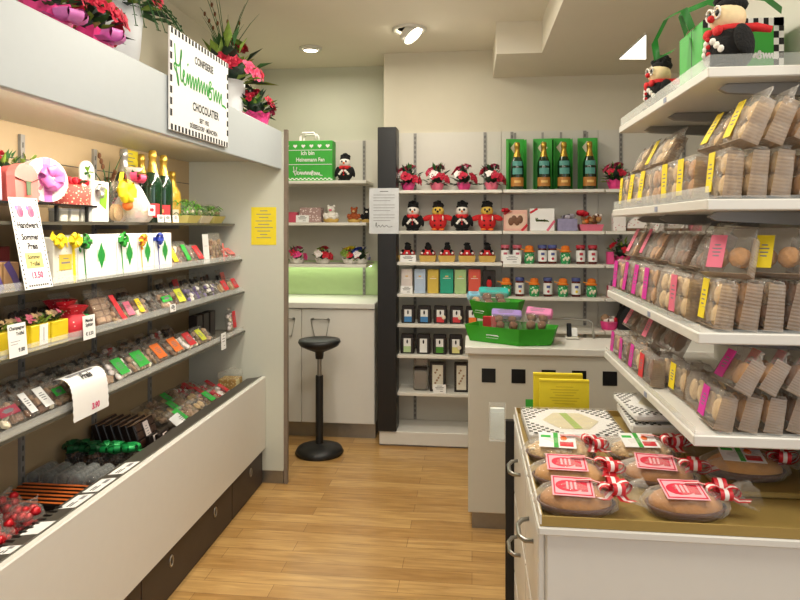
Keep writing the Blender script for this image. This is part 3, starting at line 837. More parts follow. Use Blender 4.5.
def capped_jar(label, loc, seed, group=None):
    t = thing('gift_jar', label, 'jar', loc, 0, 0, group); rnd = random.Random(seed)
    m = MB(); m.lathe([(.028, 0), (.034, .01), (.036, .05), (.030, .08), (.024, .09)], cloth_pattern('green_leaf_print', '#2f9a58', '#d8ecd8', 55, .3), 18); m.build('glass', t)
    m = MB(); n = 20; vs, fs = [], []
    for j, (r, z) in enumerate(((.040, .082), (.027, .094), (.030, .104), (.026, .122), (.008, .128))):
        for i in range(n):
            a = 2 * PI * i / n; q = r * (1 + (.14 * (i % 2) if j == 0 else 0)); vs.append((q * math.cos(a), q * math.sin(a), z))
    for j in range(4):
        for i in range(n): fs.append((j * n + i, j * n + (i + 1) % n, (j + 1) * n + (i + 1) % n, (j + 1) * n + i))
    fs.append(tuple(range(4 * n, 5 * n))); m.add(vs, fs, mat('orange_cloth', '#e0761c', .8, noise=.15), True); m.build('cloth_cap', t)
    m = MB(); m.tube([(-.026, -.012, .094), (-.05, -.02, .1), (-.062, -.022, .104)], .004, mat('orange_cord', '#e89a3a', .8), 6)
    m.tube([(.0285 * math.cos(q * PI / 6), .0285 * math.sin(q * PI / 6), .0935) for q in range(12)], .003, mat('orange_cord', '#e89a3a'), 6, closed=True); m.build('cord', t)
    m = MB()
    for k in range(4): m.ball((-.016 + .011 * k, -.036, .03 + .012 * (k % 2)), (.008, .004, .011), CREAM, 7, 5)
    m.build('label', t)
    return t

# ================================================================== GOODS ON THE LEFT DISPLAY
LR = PI / 2                                    # things on the left face the aisle (+X)
def span(px0, px1, X):
    a, b_ = side_y(px0, X), side_y(px1, X)
    return (a + b_) / 2, b_ - a

def lpack(k, px0, px1, h, kind, lab, label, lean=.55, dx=.03, d=.03, behind=0, blabel='', cat='sweets pack', strip='v', back_kind=None, skin=None, name='sweets_pack', wf=.94):
    X, Z = SHELF[k]; X -= dx
    y, w = span(px0, px1, X)
    pack(name, label, cat, (X - h * math.sin(lean) * .0 - d * math.cos(lean), y, Z + .001), LR, w * wf, h, d, kind, lab, lean, strip=strip, skin=skin)
    for q in range(behind):
        X2 = X - d * math.cos(lean) - (q + 1) * (d / math.cos(lean) + .008)
        if X2 < XB + .10: break
        pack(name, ('' if q == 0 else 'second ') + blabel, cat, (X2, y, Z + .001), LR, w * wf, h * .98, d, back_kind or kind, None, lean, skin=skin)

# --- header board: flowers, sign
bouquet('flower_bouquet', 'red flowers in hot pink wrap on the header board, nearest the front', (-1.25, side_y(44, -1.25), 2.081), .27, .115, (.075, .10), PINK,
        [ROSE, ROSE, ROSEP, ROSE, ROSEW, ROSE, ROSE, CRIMSON, ROSE, ROSE, ROSE, ROSEP], 11, LR, ribbon=LILAC)
bouquet('flower_bouquet', 'red flowers with lilac bow in front of the tall white vase on the header board', (-1.25, side_y(90, -1.25), 2.081), .27, .115, (.07, .10), PINK,
        [ROSE, CRIMSON, ROSE, ROSEP, ROSE, ROSE, ROSEW, ROSE, ROSE, CRIMSON, ROSE, ROSE], 12, LR, ribbon=LILAC)
WPOT = mat('white_ceramic', '#e4e6ea', .3, noise=.02)
bouquet('flower_arrangement', 'tall white vase with red flowers and drooping fern on the header board', (-1.43, side_y(117, -1.43), 2.081), .62, .19, (.098, .36), WPOT,
        [ROSE, ROSEP, ROSE, ROSEW, ROSE, ROSEP, ROSE, ROSEP, ROSEW, ROSEP], 13, 0, fern=12, potshape='vase', frad=.055, grass=5)
bouquet('flower_arrangement', 'white vase with red flowers and long grass blades behind the shop sign', (-1.36, side_y(226, -1.36), 2.081), .54, .225, (.105, .27), WPOT,
        [ROSEP, ROSE, ROSE, LEAFL, ROSE, ROSEP, ROSE, ROSEW, LEAFL, ROSEP, ROSE, ROSE, ROSEP, ROSE, ROSE, LEAFL, ROSE, ROSEP, ROSE, CRIMSON, ROSE, ROSE, ROSEP, ROSE, CRIMSON], 24, 0, grass=14, potshape='vase', frad=.05, nleaf=90, leaves=(LEAF, LEAFL, LEAFL, LEAFD))
bouquet('flower_bouquet', 'small red bouquet in hot pink wrap at the far end of the header board', (-1.225, side_y(255, -1.225), 2.081), .25, .115, (.075, .10), PINK,
        [ROSEP, ROSE, ROSE, ROSEW, ROSE, ROSEP, ROSE, ROSE, ROSE], 15, LR)

SW, SH = .575, .39
t = thing('shop_sign', 'white shop sign with green script lettering and black dashed border on the header board', 'sign', (-1.131, 2.571, 1.912), LR)
m = MB(); m.rbox(-SW / 2, SW / 2, -.008, .0, 0, SH, .001, PAPER); m.build('board', t)
m = MB(); y = -.0088
n = 19
for k in range(n):
    x = -SW / 2 + SW * (k + .5) / n
    for z0, z1 in ((SH - .024, SH - .002), (.002, .024)): m.box(x - .0075, x + .0075, y, -.008, z0, z1, INK)
for k in range(7):
    z = .045 + (SH - .09) * (k + .5) / 7
    for sx in (-1, 1): m.box(sx * (SW / 2 - .009) - .008, sx * (SW / 2 - .009) + .008, y, -.008, z - .013, z + .013, INK)
m.build('border', t)
m = MB()
m.text('CONFISERIE', .02, .30, .043, INK, y, .82, bold=.025); m.text('CHOCOLATIER', .04, .108, .047, INK, y, .82, bold=.025)
m.text('SEIT 1932', .02, .066, .026, INK, y, .9, bold=.025); m.text('DÜSSELDORF · MÜNCHEN', .02, .034, .026, INK, y, .9, bold=.025)
m.build('lettering', t)
m = MB(); script_logo(m, 0, .185, .52, GREEN, .0095, y); m.build('script_logo', t)

# --- note on the end panel and note on the back panel
def note_lines(w, h, n, big=False):
    def f(m):
        for k in range(n):
            z = h * (.9 - .8 * k / n); ww = w * (.3 + .5 * ((k * 53) % 7) / 7)
            m.box(-ww / 2, ww / 2, -.0016, -.0012, z - .0022, z + .0022, INKG)
    return f
price_card('yellow printed notice taped to the white end panel', (-1.248, YE - .0008, 1.436), 0, .155, .228, 0, note_lines(.155, .228, 9), 'notice', NOTE, 'wall_sign')
price_card('yellow notice on the back panel behind the champagne bottles', (XB + .014, side_y(130, -1.706), 1.76), LR, .15, .17, 0, note_lines(.15, .17, 7), 'notice', NOTE, 'wall_sign')

# --- riser shelf
ZR = 1.63
bouquet('flower_gift', 'gift with red flowers and green leaves at the near back of the riser shelf', (-1.6, side_y(3, -1.6) , ZR), .19, .07, (.04, .06), CRIMSON, [CRIMSON, RED, ROSE, CRIMSON, ROSE], 31, LR, leaves=(LEAFL, LEAF))
bouquet('flower_gift', 'gift topped with bright green leaves behind the coral pouch on the riser shelf', (-1.6, side_y(28, -1.6), ZR), .19, .065, (.045, .08), SILVER, [LEAFL, LEAFL, ROSEW], 32, LR, leaves=(LEAFL, mat('leaf_bright', '#7fae2c', .6, noise=.2)))
y, w = span(-6, 8, -1.475)
gift_box('gift_bag', 'pale lilac gift bag at the near edge of the riser shelf', (-1.49, y, ZR), LR, w * .9, .11, .04, mat('pale_lilac', '#d4d2e6', .6), lean=.05, cat='gift bag')
def arch(m, w, h, d, mt, n=10, x=0):
    pts = [(-w / 2, 0), (w / 2, 0)] + [(w / 2 * math.cos(a) if h > w / 2 else w / 2 * math.cos(a), h - w / 2 * .8 + w / 2 * .8 * math.sin(a)) for a in [PI * i / n for i in range(n + 1)]]
    k = len(pts); vs = [(x + p[0], -d, p[1]) for p in pts] + [(x + p[0], 0, p[1]) for p in pts]
    m.add(vs, [tuple(range(k)), tuple(range(k, 2 * k))[::-1]] + [(i, i + k, (i + 1) % k + k, (i + 1) % k) for i in range(k)], mt)
y, w = span(6, 32, -1.475)
t = thing('gift_pouch', 'coral arched gift pouch with brown cord and green tag on the riser shelf', 'gift pouch', (-1.475, y, ZR), LR, -.06)
m = MB(); arch(m, w * .9, .125, .03, CORAL); m.build('pouch', t)
m = MB(); m.tube([(-w * .45, -.032, .075), (-w * .1, -.034, .063), (w * .1, -.034, .06), (w * .45, -.032, .075)], .0018, CHOC, 6); m.build('cord', t)
m = MB(); m.box(-.011, .011, -.0372, -.0362, .018, .065, mat('olive_tag', '#55694a', .6)); m.build('tag', t)
y, w = span(5, 14, -1.53)
t = thing('gift_pouch', 'second coral gift pouch half hidden behind the front one on the riser shelf', 'gift pouch', (-1.53, y - .01, ZR), LR, -.04)
m = MB(); arch(m, w * 1.6, .12, .03, mat('coral_deep', '#cf5f5c', .6)); m.build('pouch', t)
# oval hat box
y, w = span(29, 62, -1.47)
t = thing('oval_gift_box', 'round white floral gift box on edge with a pink ribbon bow', 'gift box', (-1.495, y, ZR), LR - .3, -.08)
m = MB(); hh = .152
def disc(m, w, h, d0, d1, mt, n=28, cz=None):
    cz = h / 2 if cz is None else cz; vs = []
    for yy in (d0, d1):
        for i in range(n): a = 2 * PI * i / n; vs.append((w / 2 * math.cos(a), yy, cz + h / 2 * math.sin(a)))
    m.add(vs, [tuple(range(n)), tuple(range(n, 2 * n))[::-1]], mt); m.add(vs, [(i, i + n, (i + 1) % n + n, (i + 1) % n) for i in range(n)], mt, True)
disc(m, w * .94, hh, -.03, 0, WPOT); m.build('box', t)
m = MB(); disc(m, w * .96, hh + .003, -.045, -.018, cloth_pattern('floral_print', '#efe9e2', '#d79aa2', 38, .3), cz=hh / 2); m.build('lid', t)
m = MB(); m.ribbon([(-.0, -.0465, hh), (-.0, -.047, hh * .5), (0, -.0465, 0)], (.016, 0, 0), [LILAC]); bow(m, (0, 0, 0), .05, LILAC, 7, M=tr(.005, -.05, hh * .55) @ rot_m(x=PI / 2), wd=.022, rnd=random.Random(5)); m.build('bow', t)
m = MB(); m.ball((.006, -.068, hh * .5), (.014, .006, .01), SILVER, 8, 6); m.build('clasp', t)
# strawberry basket with white arch
y, w = span(64, 96, -1.475)
t = thing('strawberry_gift', 'round gift dressed with red strawberries and blossoms at the end of the riser shelf', 'gift', (-1.53, y, ZR), LR)
m = MB(); m.lathe([(w * .40, 0), (w * .42, .06), (w * .36, .075), (.001, .078)], cloth_pattern('strawberry_print', '#b8493f', '#e6c9a8', 90, .3), 20, cap=False); m.build('cake_box', t)
rr = random.Random(3)
for k in range(11):
    a = k * 2.4; q = .34 * w * math.sqrt((k + .5) / 11)
    m = MB(); c = (q * math.cos(a), q * math.sin(a), .082 + .014 * (1 - k / 11)); m.lathe([(.002, -.014), (.010, -.004), (.012, .006), (.006, .012)], CRIMSON, 8, M=tr(*c) @ rot_m(rr.uniform(-1, 1), rr.uniform(-1, 1), 0))
    s_ = m.build('strawberry', t)
m = MB()
for k in range(16):
    a = rr.uniform(0, 6.28); leaf(m, (.3 * w * math.cos(a), .3 * w * math.sin(a), .078), (math.cos(a), math.sin(a), .5), .035, .008, (LEAF, LEAFL)[k % 2], rr)
for k in range(7):
    a = k * .9; flower(m, (.40 * w * math.cos(a), .40 * w * math.sin(a), .072), .012, ROSEW, (math.cos(a), math.sin(a), .5), rr, 6)
m.build('foliage', t)
y, w = span(78, 104, -1.62)
t = thing('arched_card', 'white arched card with a green leaf behind the strawberry gift', 'card', (-1.64, y, ZR), LR, -.03)
m = MB(); arch(m, .105, .20, .006, PAPER); m.build('card', t)
m = MB()
for k in range(5): leaf(m, (0, -.008, .15), (math.cos(k * 1.2), -.2, math.sin(k * 1.2)), .035, .012, (mat('leaf_bright', '#7fae2c'), LEAF)[k % 2], rr)
m.build('leaf_spray', t)

# --- glass top shelf
XA, ZA = SHELF['A']; ZA += .001
for k, (p0, p1) in enumerate(((62, 70), (72, 81), (83, 92))):
    y, w = span(p0, p1, -1.47)
    gift_box('small_box', ('first', 'second', 'third')[k] + ' small white box under the riser shelf counted from the shop front', (-1.475, y, ZA), LR, w * .85, .048, .05, OFFW, cat='box', lid=PAPER)
y, w = span(93, 111, -1.45)
def greenleafs(t, w, h, d):
    m = MB(); m.add([(-w * .1, -d - .001, h * .45), (w * .3, -d - .001, h * .3), (w * .4, -d - .001, h * .8), (-.0, -d - .001, h * .95)], [(0, 1, 2, 3)], mat('apple_green', '#86c232', .5)); m.build('green_panel', t)
    m = MB(); bow(m, (0, 0, 0), .03, SILVER, 5, M=tr(-w * .2, -d - .004, h * .75) @ rot_m(x=PI / 2)); m.build('bow', t)
gift_box('gift_bag', 'white gift bag with apple green print standing past the riser shelf', (-1.455, y, ZA), LR, w * .9, .16, .05, PAPER, deco=greenleafs, cat='gift bag')
y, w = span(110, 122, -1.47)
t = thing('bow_gift', 'clear gift bag with a big yellow bow and an orange ball', 'gift', (-1.47, y, ZA), LR)
m = MB(); goods(m, 'pale', w * .8, .08, .04, 0, rr); m.build('sweets', t)
m = MB(); pillow(m, w, .17, .055, CLEAR, 0); m.build('wrapper', t)
m = MB(); bow(m, (0, 0, 0), .055, YEL, 8, M=tr(.0, -.032, .125) @ rot_m(x=PI / 2), wd=.022, rnd=random.Random(8)); m.build('bow', t)
m = MB(); m.ball((.01, -.045, .07), .022, ORNG, 14, 10); m.build('ball_ornament', t)
y, w = span(122, 152, -1.46)
t = thing('cone_gift', 'gift wrapped in white printed cellophane with pink bow and heart tag', 'gift', (-1.485, y, ZA), LR)
CELLO = film('printed_cello', '#f1ece6', .45, .15, .4)
m = MB(); m.lathe([(.07, 0), (.085, .02), (.075, .08), (.045, .14), (.02, .18), (.03, .215), (.045, .24)], CELLO, 20); m.build('wrapper', t)
m = MB()
for k in range(9): a = k * .7; m.ball((.05 * math.cos(a), .05 * math.sin(a), .03 + .018 * (k % 3)), .018, (CRIMSON, YEL, LEAFL)[k % 3], 8, 6)
m.build('sweets', t)
m = MB(); bow(m, (0, -.02, .185), .05, [ROSEP], 6, wd=.018, rnd=random.Random(4)); m.build('bow', t)
m = MB(); m.box(-.03, .03, -.0905, -.089, .03, .075, PAPER)
for sx in (-1, 1): m.ball((sx * .008 + .0, -.0908, .055), (.009, .001, .009), CRIMSON, 8, 6)
m.build('heart_tag', t)
m = MB()
for k in range(8): leaf(m, (0, -.01, .19), (math.cos(k * .8), math.sin(k * .8) - .3, .7), .07, .012, (LEAF, LEAFL)[k % 2], rr)
m.build('leaf_spray', t)
bouquet('dried_arrangement', 'dark dried leaf and feather arrangement behind the yellow bow gift', (-1.62, side_y(108, -1.62), ZA), .22, .05, (.035, .08), DKWOOD, [PINKL, ROSEP, TRUF, COOKD], 91, LR, nleaf=70, leaves=(LEAFD, COOKD, LEAF, MILKC), grass=6)
bottle('champagne_bottle', 'bottle with patterned silver neck foil standing behind the pink bow gift', (-1.60, side_y(124, -1.60), ZA), .34, .042, foil=SILVER)
bottle('champagne_bottle', 'dark bottle with gold foil just behind the two front champagne bottles', (-1.56, side_y(141.5, -1.56), ZA), .325, .040)
bottle('champagne_bottle', 'left one of the two front champagne bottles on the glass top shelf', (-1.475, side_y(152.5, -1.475), ZA), .335, .043, labmat=REDL)
bottle('champagne_bottle', 'right one of the two front champagne bottles on the glass top shelf', (-1.475, side_y(163.5, -1.475) , ZA), .325, .042, labmat=REDL)
bottle('liqueur_bottle', 'yellow liqueur bottle with gold cap right of the champagne bottles', (-1.56, side_y(172.5, -1.56), ZA), .27, .043, glass=mat('egg_liqueur', '#d9b23c', .15), labmat=CREAM)
for k, px in enumerate((161, 168, 176)):
    price_card(('left', 'middle', 'right')[k] + ' one of three small white cards under the champagne bottles', (-1.427, side_y(px, -1.427), ZA + .001), LR, .06, .035, .1)
GRASS = mat('shred_green', '#5fae2c', .6, noise=.3, scale=80)
for k, (px, lb) in enumerate(((184, 'left green cellophane basket beside the yellow liqueur bottle'), (197, 'middle basket of green shredded paper on the glass top shelf'), (210, 'last green basket at the far end of the glass top shelf'))):
    t = thing('filled_basket', lb, 'gift basket', (-1.515, side_y(px, -1.51), ZA), LR)
    m = MB(); w = .075
    vs = [(-w * .8, -.05, 0), (w * .8, -.05, 0), (w * .8, .05, 0), (-w * .8, .05, 0), (-w, -.07, .04), (w, -.07, .04), (w, .07, .04), (-w, .07, .04)]
    m.add(vs, [(0, 3, 2, 1), (0, 1, 5, 4), (1, 2, 6, 5), (2, 3, 7, 6), (3, 0, 4, 7)], (YELP, CREAM, YELP)[k]); m.build('tray', t)
    m = MB(); rr = random.Random(k)
    for q in range(130):
        p = (rr.uniform(-.065, .065), rr.uniform(-.05, .05), .035 + rr.uniform(0, .055 + .025 * (k == 0)))
        a = rr.uniform(0, 6.28); m.tube([p, (p[0] + .015 * math.cos(a), p[1] + .015 * math.sin(a), p[2] + .012), (p[0] + .03 * math.cos(a), p[1] + .03 * math.sin(a), p[2])], .0022, (GRASS, LEAF, GRASS, LEAFL)[q % 4], 4)
    m.build('shredded_grass', t)
    m = MB()
    for q in range(5): m.ball((rr.uniform(-.045, .045), rr.uniform(-.04, .03), .058), .014, (CREAM, TRUF, ROSEW)[q % 3], 8, 6)
    m.build('sweets', t)
    m = MB(); m.ball((0, 0, .058), (.080, .062, .052), CLEAR, 14, 9, jit=.04, rnd=rr); m.build('wrapper', t)

# --- second shelf: gift boxes
XS, ZS = SHELF['B']; ZS += .001
for k, (p0, p1, h, lb) in enumerate(((-14, 3, .085, 'brown gift box at the near end of the second shelf'), (4, 20, .085, 'brown gift box beside the tall summer price card'))):
    y, w = span(p0, p1, -1.44)
    def dec(t, w, h, d, k=k):
        m = MB(); m.ribbon([(-w * .4, -d - .001, h), (w * .1, -d - .0012, h * .5), (w * .45, -d - .001, 0)], (.012, 0, .006), [PURP]); m.box(-w / 2, w / 2, -d * .6, -d * .4, h, h + .001, PURP); m.build('ribbon', t)
    gift_box('gift_box', lb, (-1.44, y, ZS), LR, w * .92, h, .10, mat('tan_card', '#a9835a', .6, noise=.06), deco=dec)
y, w = span(-8, 14, -1.56)
gift_box('gift_box', 'dark red gift box behind the brown boxes on the second shelf', (-1.57, y, ZS), LR, w * .9, .13, .08, mat('wine_card', '#7a2a2e', .6))
y, w = span(53, 78, -1.42)
def dec_dots(t, w, h, d):
    m = MB(); m.box(-w * .28, w * .24, -d - .0012, -d, h * .28, h * .62, mat('gold_sticker', '#d8b843', .5)); m.box(-w * .2, w * .16, -d - .0016, -d - .0012, h * .42, h * .46, INKG); m.box(-w * .12, w * .1, -d - .0016, -d - .0012, h * .52, h * .54, INKG); m.build('sticker', t)
    m = MB(); rr = random.Random(2)
    for bx in (-w * .35, w * .3): bow(m, (0, 0, 0), .03, YEL, 6, M=tr(bx, -d - .003, h * .92) @ rot_m(x=PI / 2), wd=.012, rnd=rr)
    m.ribbon([(w * .3, -d - .001, h * .9), (w * .38, -d - .001, 0)], (.008, 0, 0), [YEL]); m.build('bow', t)
gift_box('gift_box', 'white dotted gift box with gold sticker and yellow bows right of the summer price card', (-1.42, y, ZS), LR, w * .95, .16, .09, cloth_pattern('dotted_paper', '#dcd9cc', '#b4b0a2', 75, .2), deco=dec_dots)
GB = [GREEN, LEAF]
for p0, p1, h, bm, bx, lb in ((78.5, 117.5, .165, GB, -.38, 'wide white gift box with a dark green palm leaf bow and green diamond'),
                              (118.5, 138, .165, [GREEN], -.36, 'white gift box with green diamond and green bow, second of the diamond boxes'),
                              (139, 154.5, .165, [YEL, ORNG], -.38, 'white gift box with green diamond and yellow orange bow'),
                              (155.5, 172.5, .165, [mat('blue_ribbon', '#2b3fa5', .5)], -.36, 'white gift box with green diamond and blue bow')):
    y, w = span(p0, p1, -1.42)
    gift_box('diamond_gift_box', lb, (-1.42, y, ZS), LR, w * .97, h, .09, PAPER, lean=.03, deco=lambda t, w, h, d, bm=bm, bx=bx: diamond(t, w, h, d, x=w * .08, bowmat=bm, bx=w * bx, loops=8 if bm is GB else 6))
lpack('B', 173, 187, .13, 'truffle', YEL, 'clear truffle pack with yellow label beside the blue bow box', .5, behind=1, blabel='truffle pack behind the yellow label pack on the second shelf')
lpack('B', 187, 198, .13, 'milk', GLAB, 'clear sweets pack with green label on the second shelf', .5, behind=1, blabel='sweets pack behind the green label pack on the second shelf')
lpack('B', 198, 207.5, .11, 'dark', REDL, 'slim pack with a full red label on the second shelf', .6, strip='c')
price_card('tall blank white card near the far end of the second shelf', (-1.43, side_y(207, -1.43), ZS), LR, .075, .155, .08, lambda m: m.box(-.02, .02, -.0016, -.0012, .09, .0915, INKG), 'card')
lpack('B', 212, 226, .16, 'nut', None, 'tall golden sweets bag with red ribbon on the second shelf', .15, name='sweets_bag')
t = tag(MB().ribbon([(0, 0, .10), (.008, -.004, .06), (.012, -.006, .0)], (.012, 0, 0), [CORAL]).build('ribbon_strip', None, (-1.413, side_y(223, -1.41), ZS + .001), (0, 0, LR)), 'loose coral ribbon hanging in front of the golden sweets bag', 'ribbon')
lpack('B', 228, 239, .08, 'fruit', CORAL, 'flat coral labelled pack at the far end of the second shelf', .9, strip='c')

# tall summer price card
y, w = span(25, 54, -1.37)
def draw_summer(m):
    yy = -.0016
    m.text('Handwerk', 0, .196, .030, INK, yy, .78, bold=.04); m.text('zum', 0, .182, .012, INK, yy); m.text('Sommer', 0, .158, .028, INK, yy, .82, bold=.04); m.text('Preis', .004, .128, .028, INK, yy, .85, bold=.04)
    m.box(-.04, .04, -.0015, -.0012, .066, .116, YELP); m.text('Sommer', 0, .096, .019, INK, -.0018, .9, bold=.02); m.text('Trüffel', 0, .074, .019, INK, -.0018, .9, bold=.02)
    m.text('13.50', 0, .034, .028, mat('price_pink', '#d03a72', .6), yy, .9, bold=.04)
    for k, x in enumerate((-.025, .025)):
        m.ball((x, -.0014, .25), (.016, .0006, .021), PINKL, 10, 6); m.ball((x + .004, -.0018, .247), (.008, .0006, .012), ROSEP, 8, 6); m.ball((x - .014, -.0016, .262), (.007, .0006, .008), LILAC, 8, 6)
    for k in range(9): m.box(-.045 + k * .0105, -.039 + k * .0105, -.0018, -.0012, .008, .014, INK)
price_card('tall white summer price card leaning at the edge of the second shelf', (-1.372, y, ZS - .0), LR, w * .96, .295, .2, draw_summer, border=True)

# --- third shelf
XS, ZS = SHELF['C']; ZS += .001
YBOX = mat('yellow_box', '#dfc51e', .55, noise=.05)
rr = random.Random(21)
for k, (p0, p1, lb) in enumerate(((-12, 8, 'yellow flower-topped gift box at the near end of the third shelf'), (27, 47, 'yellow gift box with white band, left of the plain yellow one'), (47.5, 65, 'plain yellow gift box beside the red dotted pouches'))):
    y, w = span(p0, p1, -1.42)
    def dec3(t, w, h, d, k=k):
        if k == 1:
            m = MB(); m.box(-w * .1, w * .34, -d - .001, -d, .002, h, PAPER); m.box(.1 * w, .13 * w, -d - .0014, -d - .001, h * .15, h * .85, INKG); m.build('white_band', t)
        m = MB()
        for q in range(22):
            a = rr.uniform(0, 6.28); leaf(m, (rr.uniform(-.3, .3) * w, -d * .5 + rr.uniform(-.02, .02), h), (math.cos(a), math.sin(a), .8), .045, .012, (LEAF, LEAFL, LEAFD)[q % 3], rr)
        m.build('foliage', t)
        for q in range(3):
            m = MB(); flower(m, (w * (-.28 + .28 * q), -d * .6, h + .02), .022, (TRUF, PINKL, COOKP)[(q + k) % 3], (.2 * (q - 1), -.8, .7), rr, 12); m.build('rose', t)
    gift_box('flower_gift_box', lb, (-1.405, y, ZS), LR, w * .95, .07, .06, YBOX, deco=dec3)
y, w = span(8.5, 26.5, -1.43)
gift_box('flower_gift_box', 'yellow gift box behind the white truffle price card on the third shelf', (-1.42, y, ZS), LR, w * .9, .065, .06, YBOX, deco=lambda t, w, h, d: dec3(t, w, h, d, 2))
DOT = cloth_pattern('red_dotted_cloth', '#c42333', '#e8c9c0', 70, .2)
for px, X, Z2, sc, lb in ((60, -1.50, 0, 1.15, 'red white-dotted pouch standing behind the yellow boxes'), (73, -1.425, 0, 1.0, 'red white-dotted pouch at the front edge of the third shelf')):
    t = thing('dotted_pouch', lb, 'gift pouch', (X, side_y(px, X), ZS), LR); rr2 = random.Random(int(px))
    m = MB(); m.lathe([(.045 * sc, 0), (.055 * sc, .02), (.05 * sc, .06 * sc), (.028 * sc, .08 * sc)], DOT, 16); m.build('pouch', t)
    m = MB(); n = 16; vs = []
    for j, (r, z) in enumerate(((.026, .078), (.045, .105))):
        for i in range(n): a = 2 * PI * i / n; q = r * sc * (1 + .15 * (i % 2)); vs.append((q * math.cos(a), q * math.sin(a), z * sc))
    m.add(vs, [(i, (i + 1) % n, (i + 1) % n + n, i + n) for i in range(n)], DOT); m.build('ruffle', t)
    m = MB(); m.tube([(.029 * sc * math.cos(q * PI / 6), .029 * sc * math.sin(q * PI / 6), .079 * sc) for q in range(12)], .003, CRIMSON, 6, closed=True); m.build('tie', t)
y, w = span(78, 86, -1.45)
gift_box('gift_box', 'small bright green box between the dotted pouch and the price card', (-1.44, y, ZS), LR, w * .9, .06, .05, mat('bright_green_box', '#23953c', .5), lid=mat('bright_green_lid', '#2cab48', .5))
lpack('C', 70, 93, .15, 'nut', None, 'large brown cellophane bag behind the small white price card on the third shelf', .55, dx=.09, name='sweets_bag', d=.045)
lpack('C', 99, 120, .155, 'bar', None, 'clear pack with a bar of brown chocolate squares on the third shelf', .42, name='chocolate_bar_pack')
y = side_y(122, -1.385)
t = thing('ribbon_pack', 'slim pack tied with a wide red ribbon beside the chocolate squares', 'sweets pack', (-1.41, y, ZS), LR, -.45)
m = MB(); goods(m, 'nut', .06, .10, .02, -.015, rr); m.build('sweets', t)
m = MB(); pillow(m, .07, .12, .03, CLEAR, -.015); m.build('wrapper', t)
m = MB(); m.ribbon([(-.008, -.033, .115), (0, -.035, .07), (.01, -.034, .03), (.02, -.036, .003)], (.016, 0, 0), [mat('scarlet_ribbon', '#d92a35', .45)]); m.build('ribbon', t)
row = [(127, 139, 'nut', PINKL, 'red brown', 'pack with a dull red label right of the red ribbon on the third shelf', 'c'),
       (139.5, 153, 'truffle', YEL, 'yellow', 'pack with a slanted yellow label, first yellow one on the third shelf', 'v'),
       (153.5, 164, 'dark', None, 'dark', 'unlabelled dark pack between yellow and green labels on the third shelf', 'v'),
       (164.5, 177, 'truffle', GLAB, 'green', 'pack with a square green label on the third shelf', 'h'),
       (177.5, 190, 'nut', mat('lime_label', '#cfd43a', .6), 'lime', 'pack with a lime yellow label right of the green label on the third shelf', 'c'),
       (190.5, 200, 'plum', None, 'purple', 'first of the purple praline packs on the third shelf', 'v'),
       (200.5, 209.5, 'plum', None, 'purple2', 'second of the purple praline packs, narrow, on the third shelf', 'v'),
       (210.5, 222, 'plum', None, 'purple3', 'purple and white praline pack next to the red labels on the third shelf', 'v'),
       (223.5, 232, 'pale', REDL, 'red', 'small red-labelled pack, last but one on the third shelf', 'c'),
       (233, 243, 'pale', REDL, 'red2', 'small red-labelled pack at the very end of the third shelf', 'c')]
for p0, p1, kd, lab, nm, lb, st in row:
    lpack('C', p0, p1, .095 if 'red' not in nm else .085, kd, lab, lb, .55, behind=1, blabel='sweets pack behind the ' + lb.split(' on the ')[0], strip=st, back_kind='dark' if kd in ('plum', 'dark') else 'milk')
for k, px in enumerate((163, 175, 186, 196, 206)):
    X = -1.585; pack('chocolate_pack', ('first', 'second', 'third', 'fourth', 'fifth')[k] + ' tall dark chocolate pack standing at the back of the third shelf', 'sweets pack', (X, side_y(px, X), ZS), LR, .11, .12, .03, 'dark', REDL if k == 1 else None, .35, strip='c')
X = -1.50; pack('chocolate_pack', 'upright pack with red label behind the two red labels of the third shelf', 'sweets pack', (X, side_y(222, X), ZS), LR, .12, .13, .03, 'dark', CORAL, .3, strip='c')
for k, px in enumerate((16, 34, 50, 66)):
    X = -1.62; pack('chocolate_pack', ('first', 'second', 'third', 'fourth')[k] + ' dark pack in shadow behind the yellow boxes of the third shelf', 'sweets pack', (X, side_y(px, X), ZS), LR, .10, .11, .04, 'dark', None, .3)
for k, px in enumerate((92, 108, 122)):
    X = -1.63; pack('chocolate_pack', ('first', 'second', 'third')[k] + ' dark pack behind the chocolate squares on the third shelf', 'sweets pack', (X, side_y(px, X), ZS), LR, .11, .10, .04, 'dark', None, .35)
def draw_truf(m):
    m.text('Champagner', 0, .082, .0145, INK, -.0016, .9, bold=.03); m.text('Trüffel', .012, .064, .0145, INK, -.0016, .9, bold=.03); m.box(-.03, .0, -.0016, -.0012, .038, .0395, INKG); m.box(-.03, .01, -.0016, -.0012, .046, .0475, INKG); m.text('9.80', .014, .014, .016, INK, -.0016, bold=.03)
y, w = span(10, 28, -1.362); price_card('white truffle price card at the near end of the third shelf', (-1.364, y, ZS - .002), LR, w, .10, .08, draw_truf)
def draw_c2(m):
    m.text('Mandel', 0, .062, .017, INK, -.0016, .9, bold=.03); m.text('Splitter', 0, .046, .017, INK, -.0016, .9, bold=.03); m.text('€ 3.50', .0, .014, .017, INK, -.0016, bold=.03)
y, w = span(84, 96, -1.362); price_card('small white price card below the brown cellophane bag on the third shelf', (-1.364, y, ZS - .012), LR, w, .085, .05, draw_c2)
y, w = span(214, 220, -1.362); price_card('tiny white price card near the far end of the third shelf', (-1.362, side_y(173, -1.362), ZS), LR, .055, .035, .05)

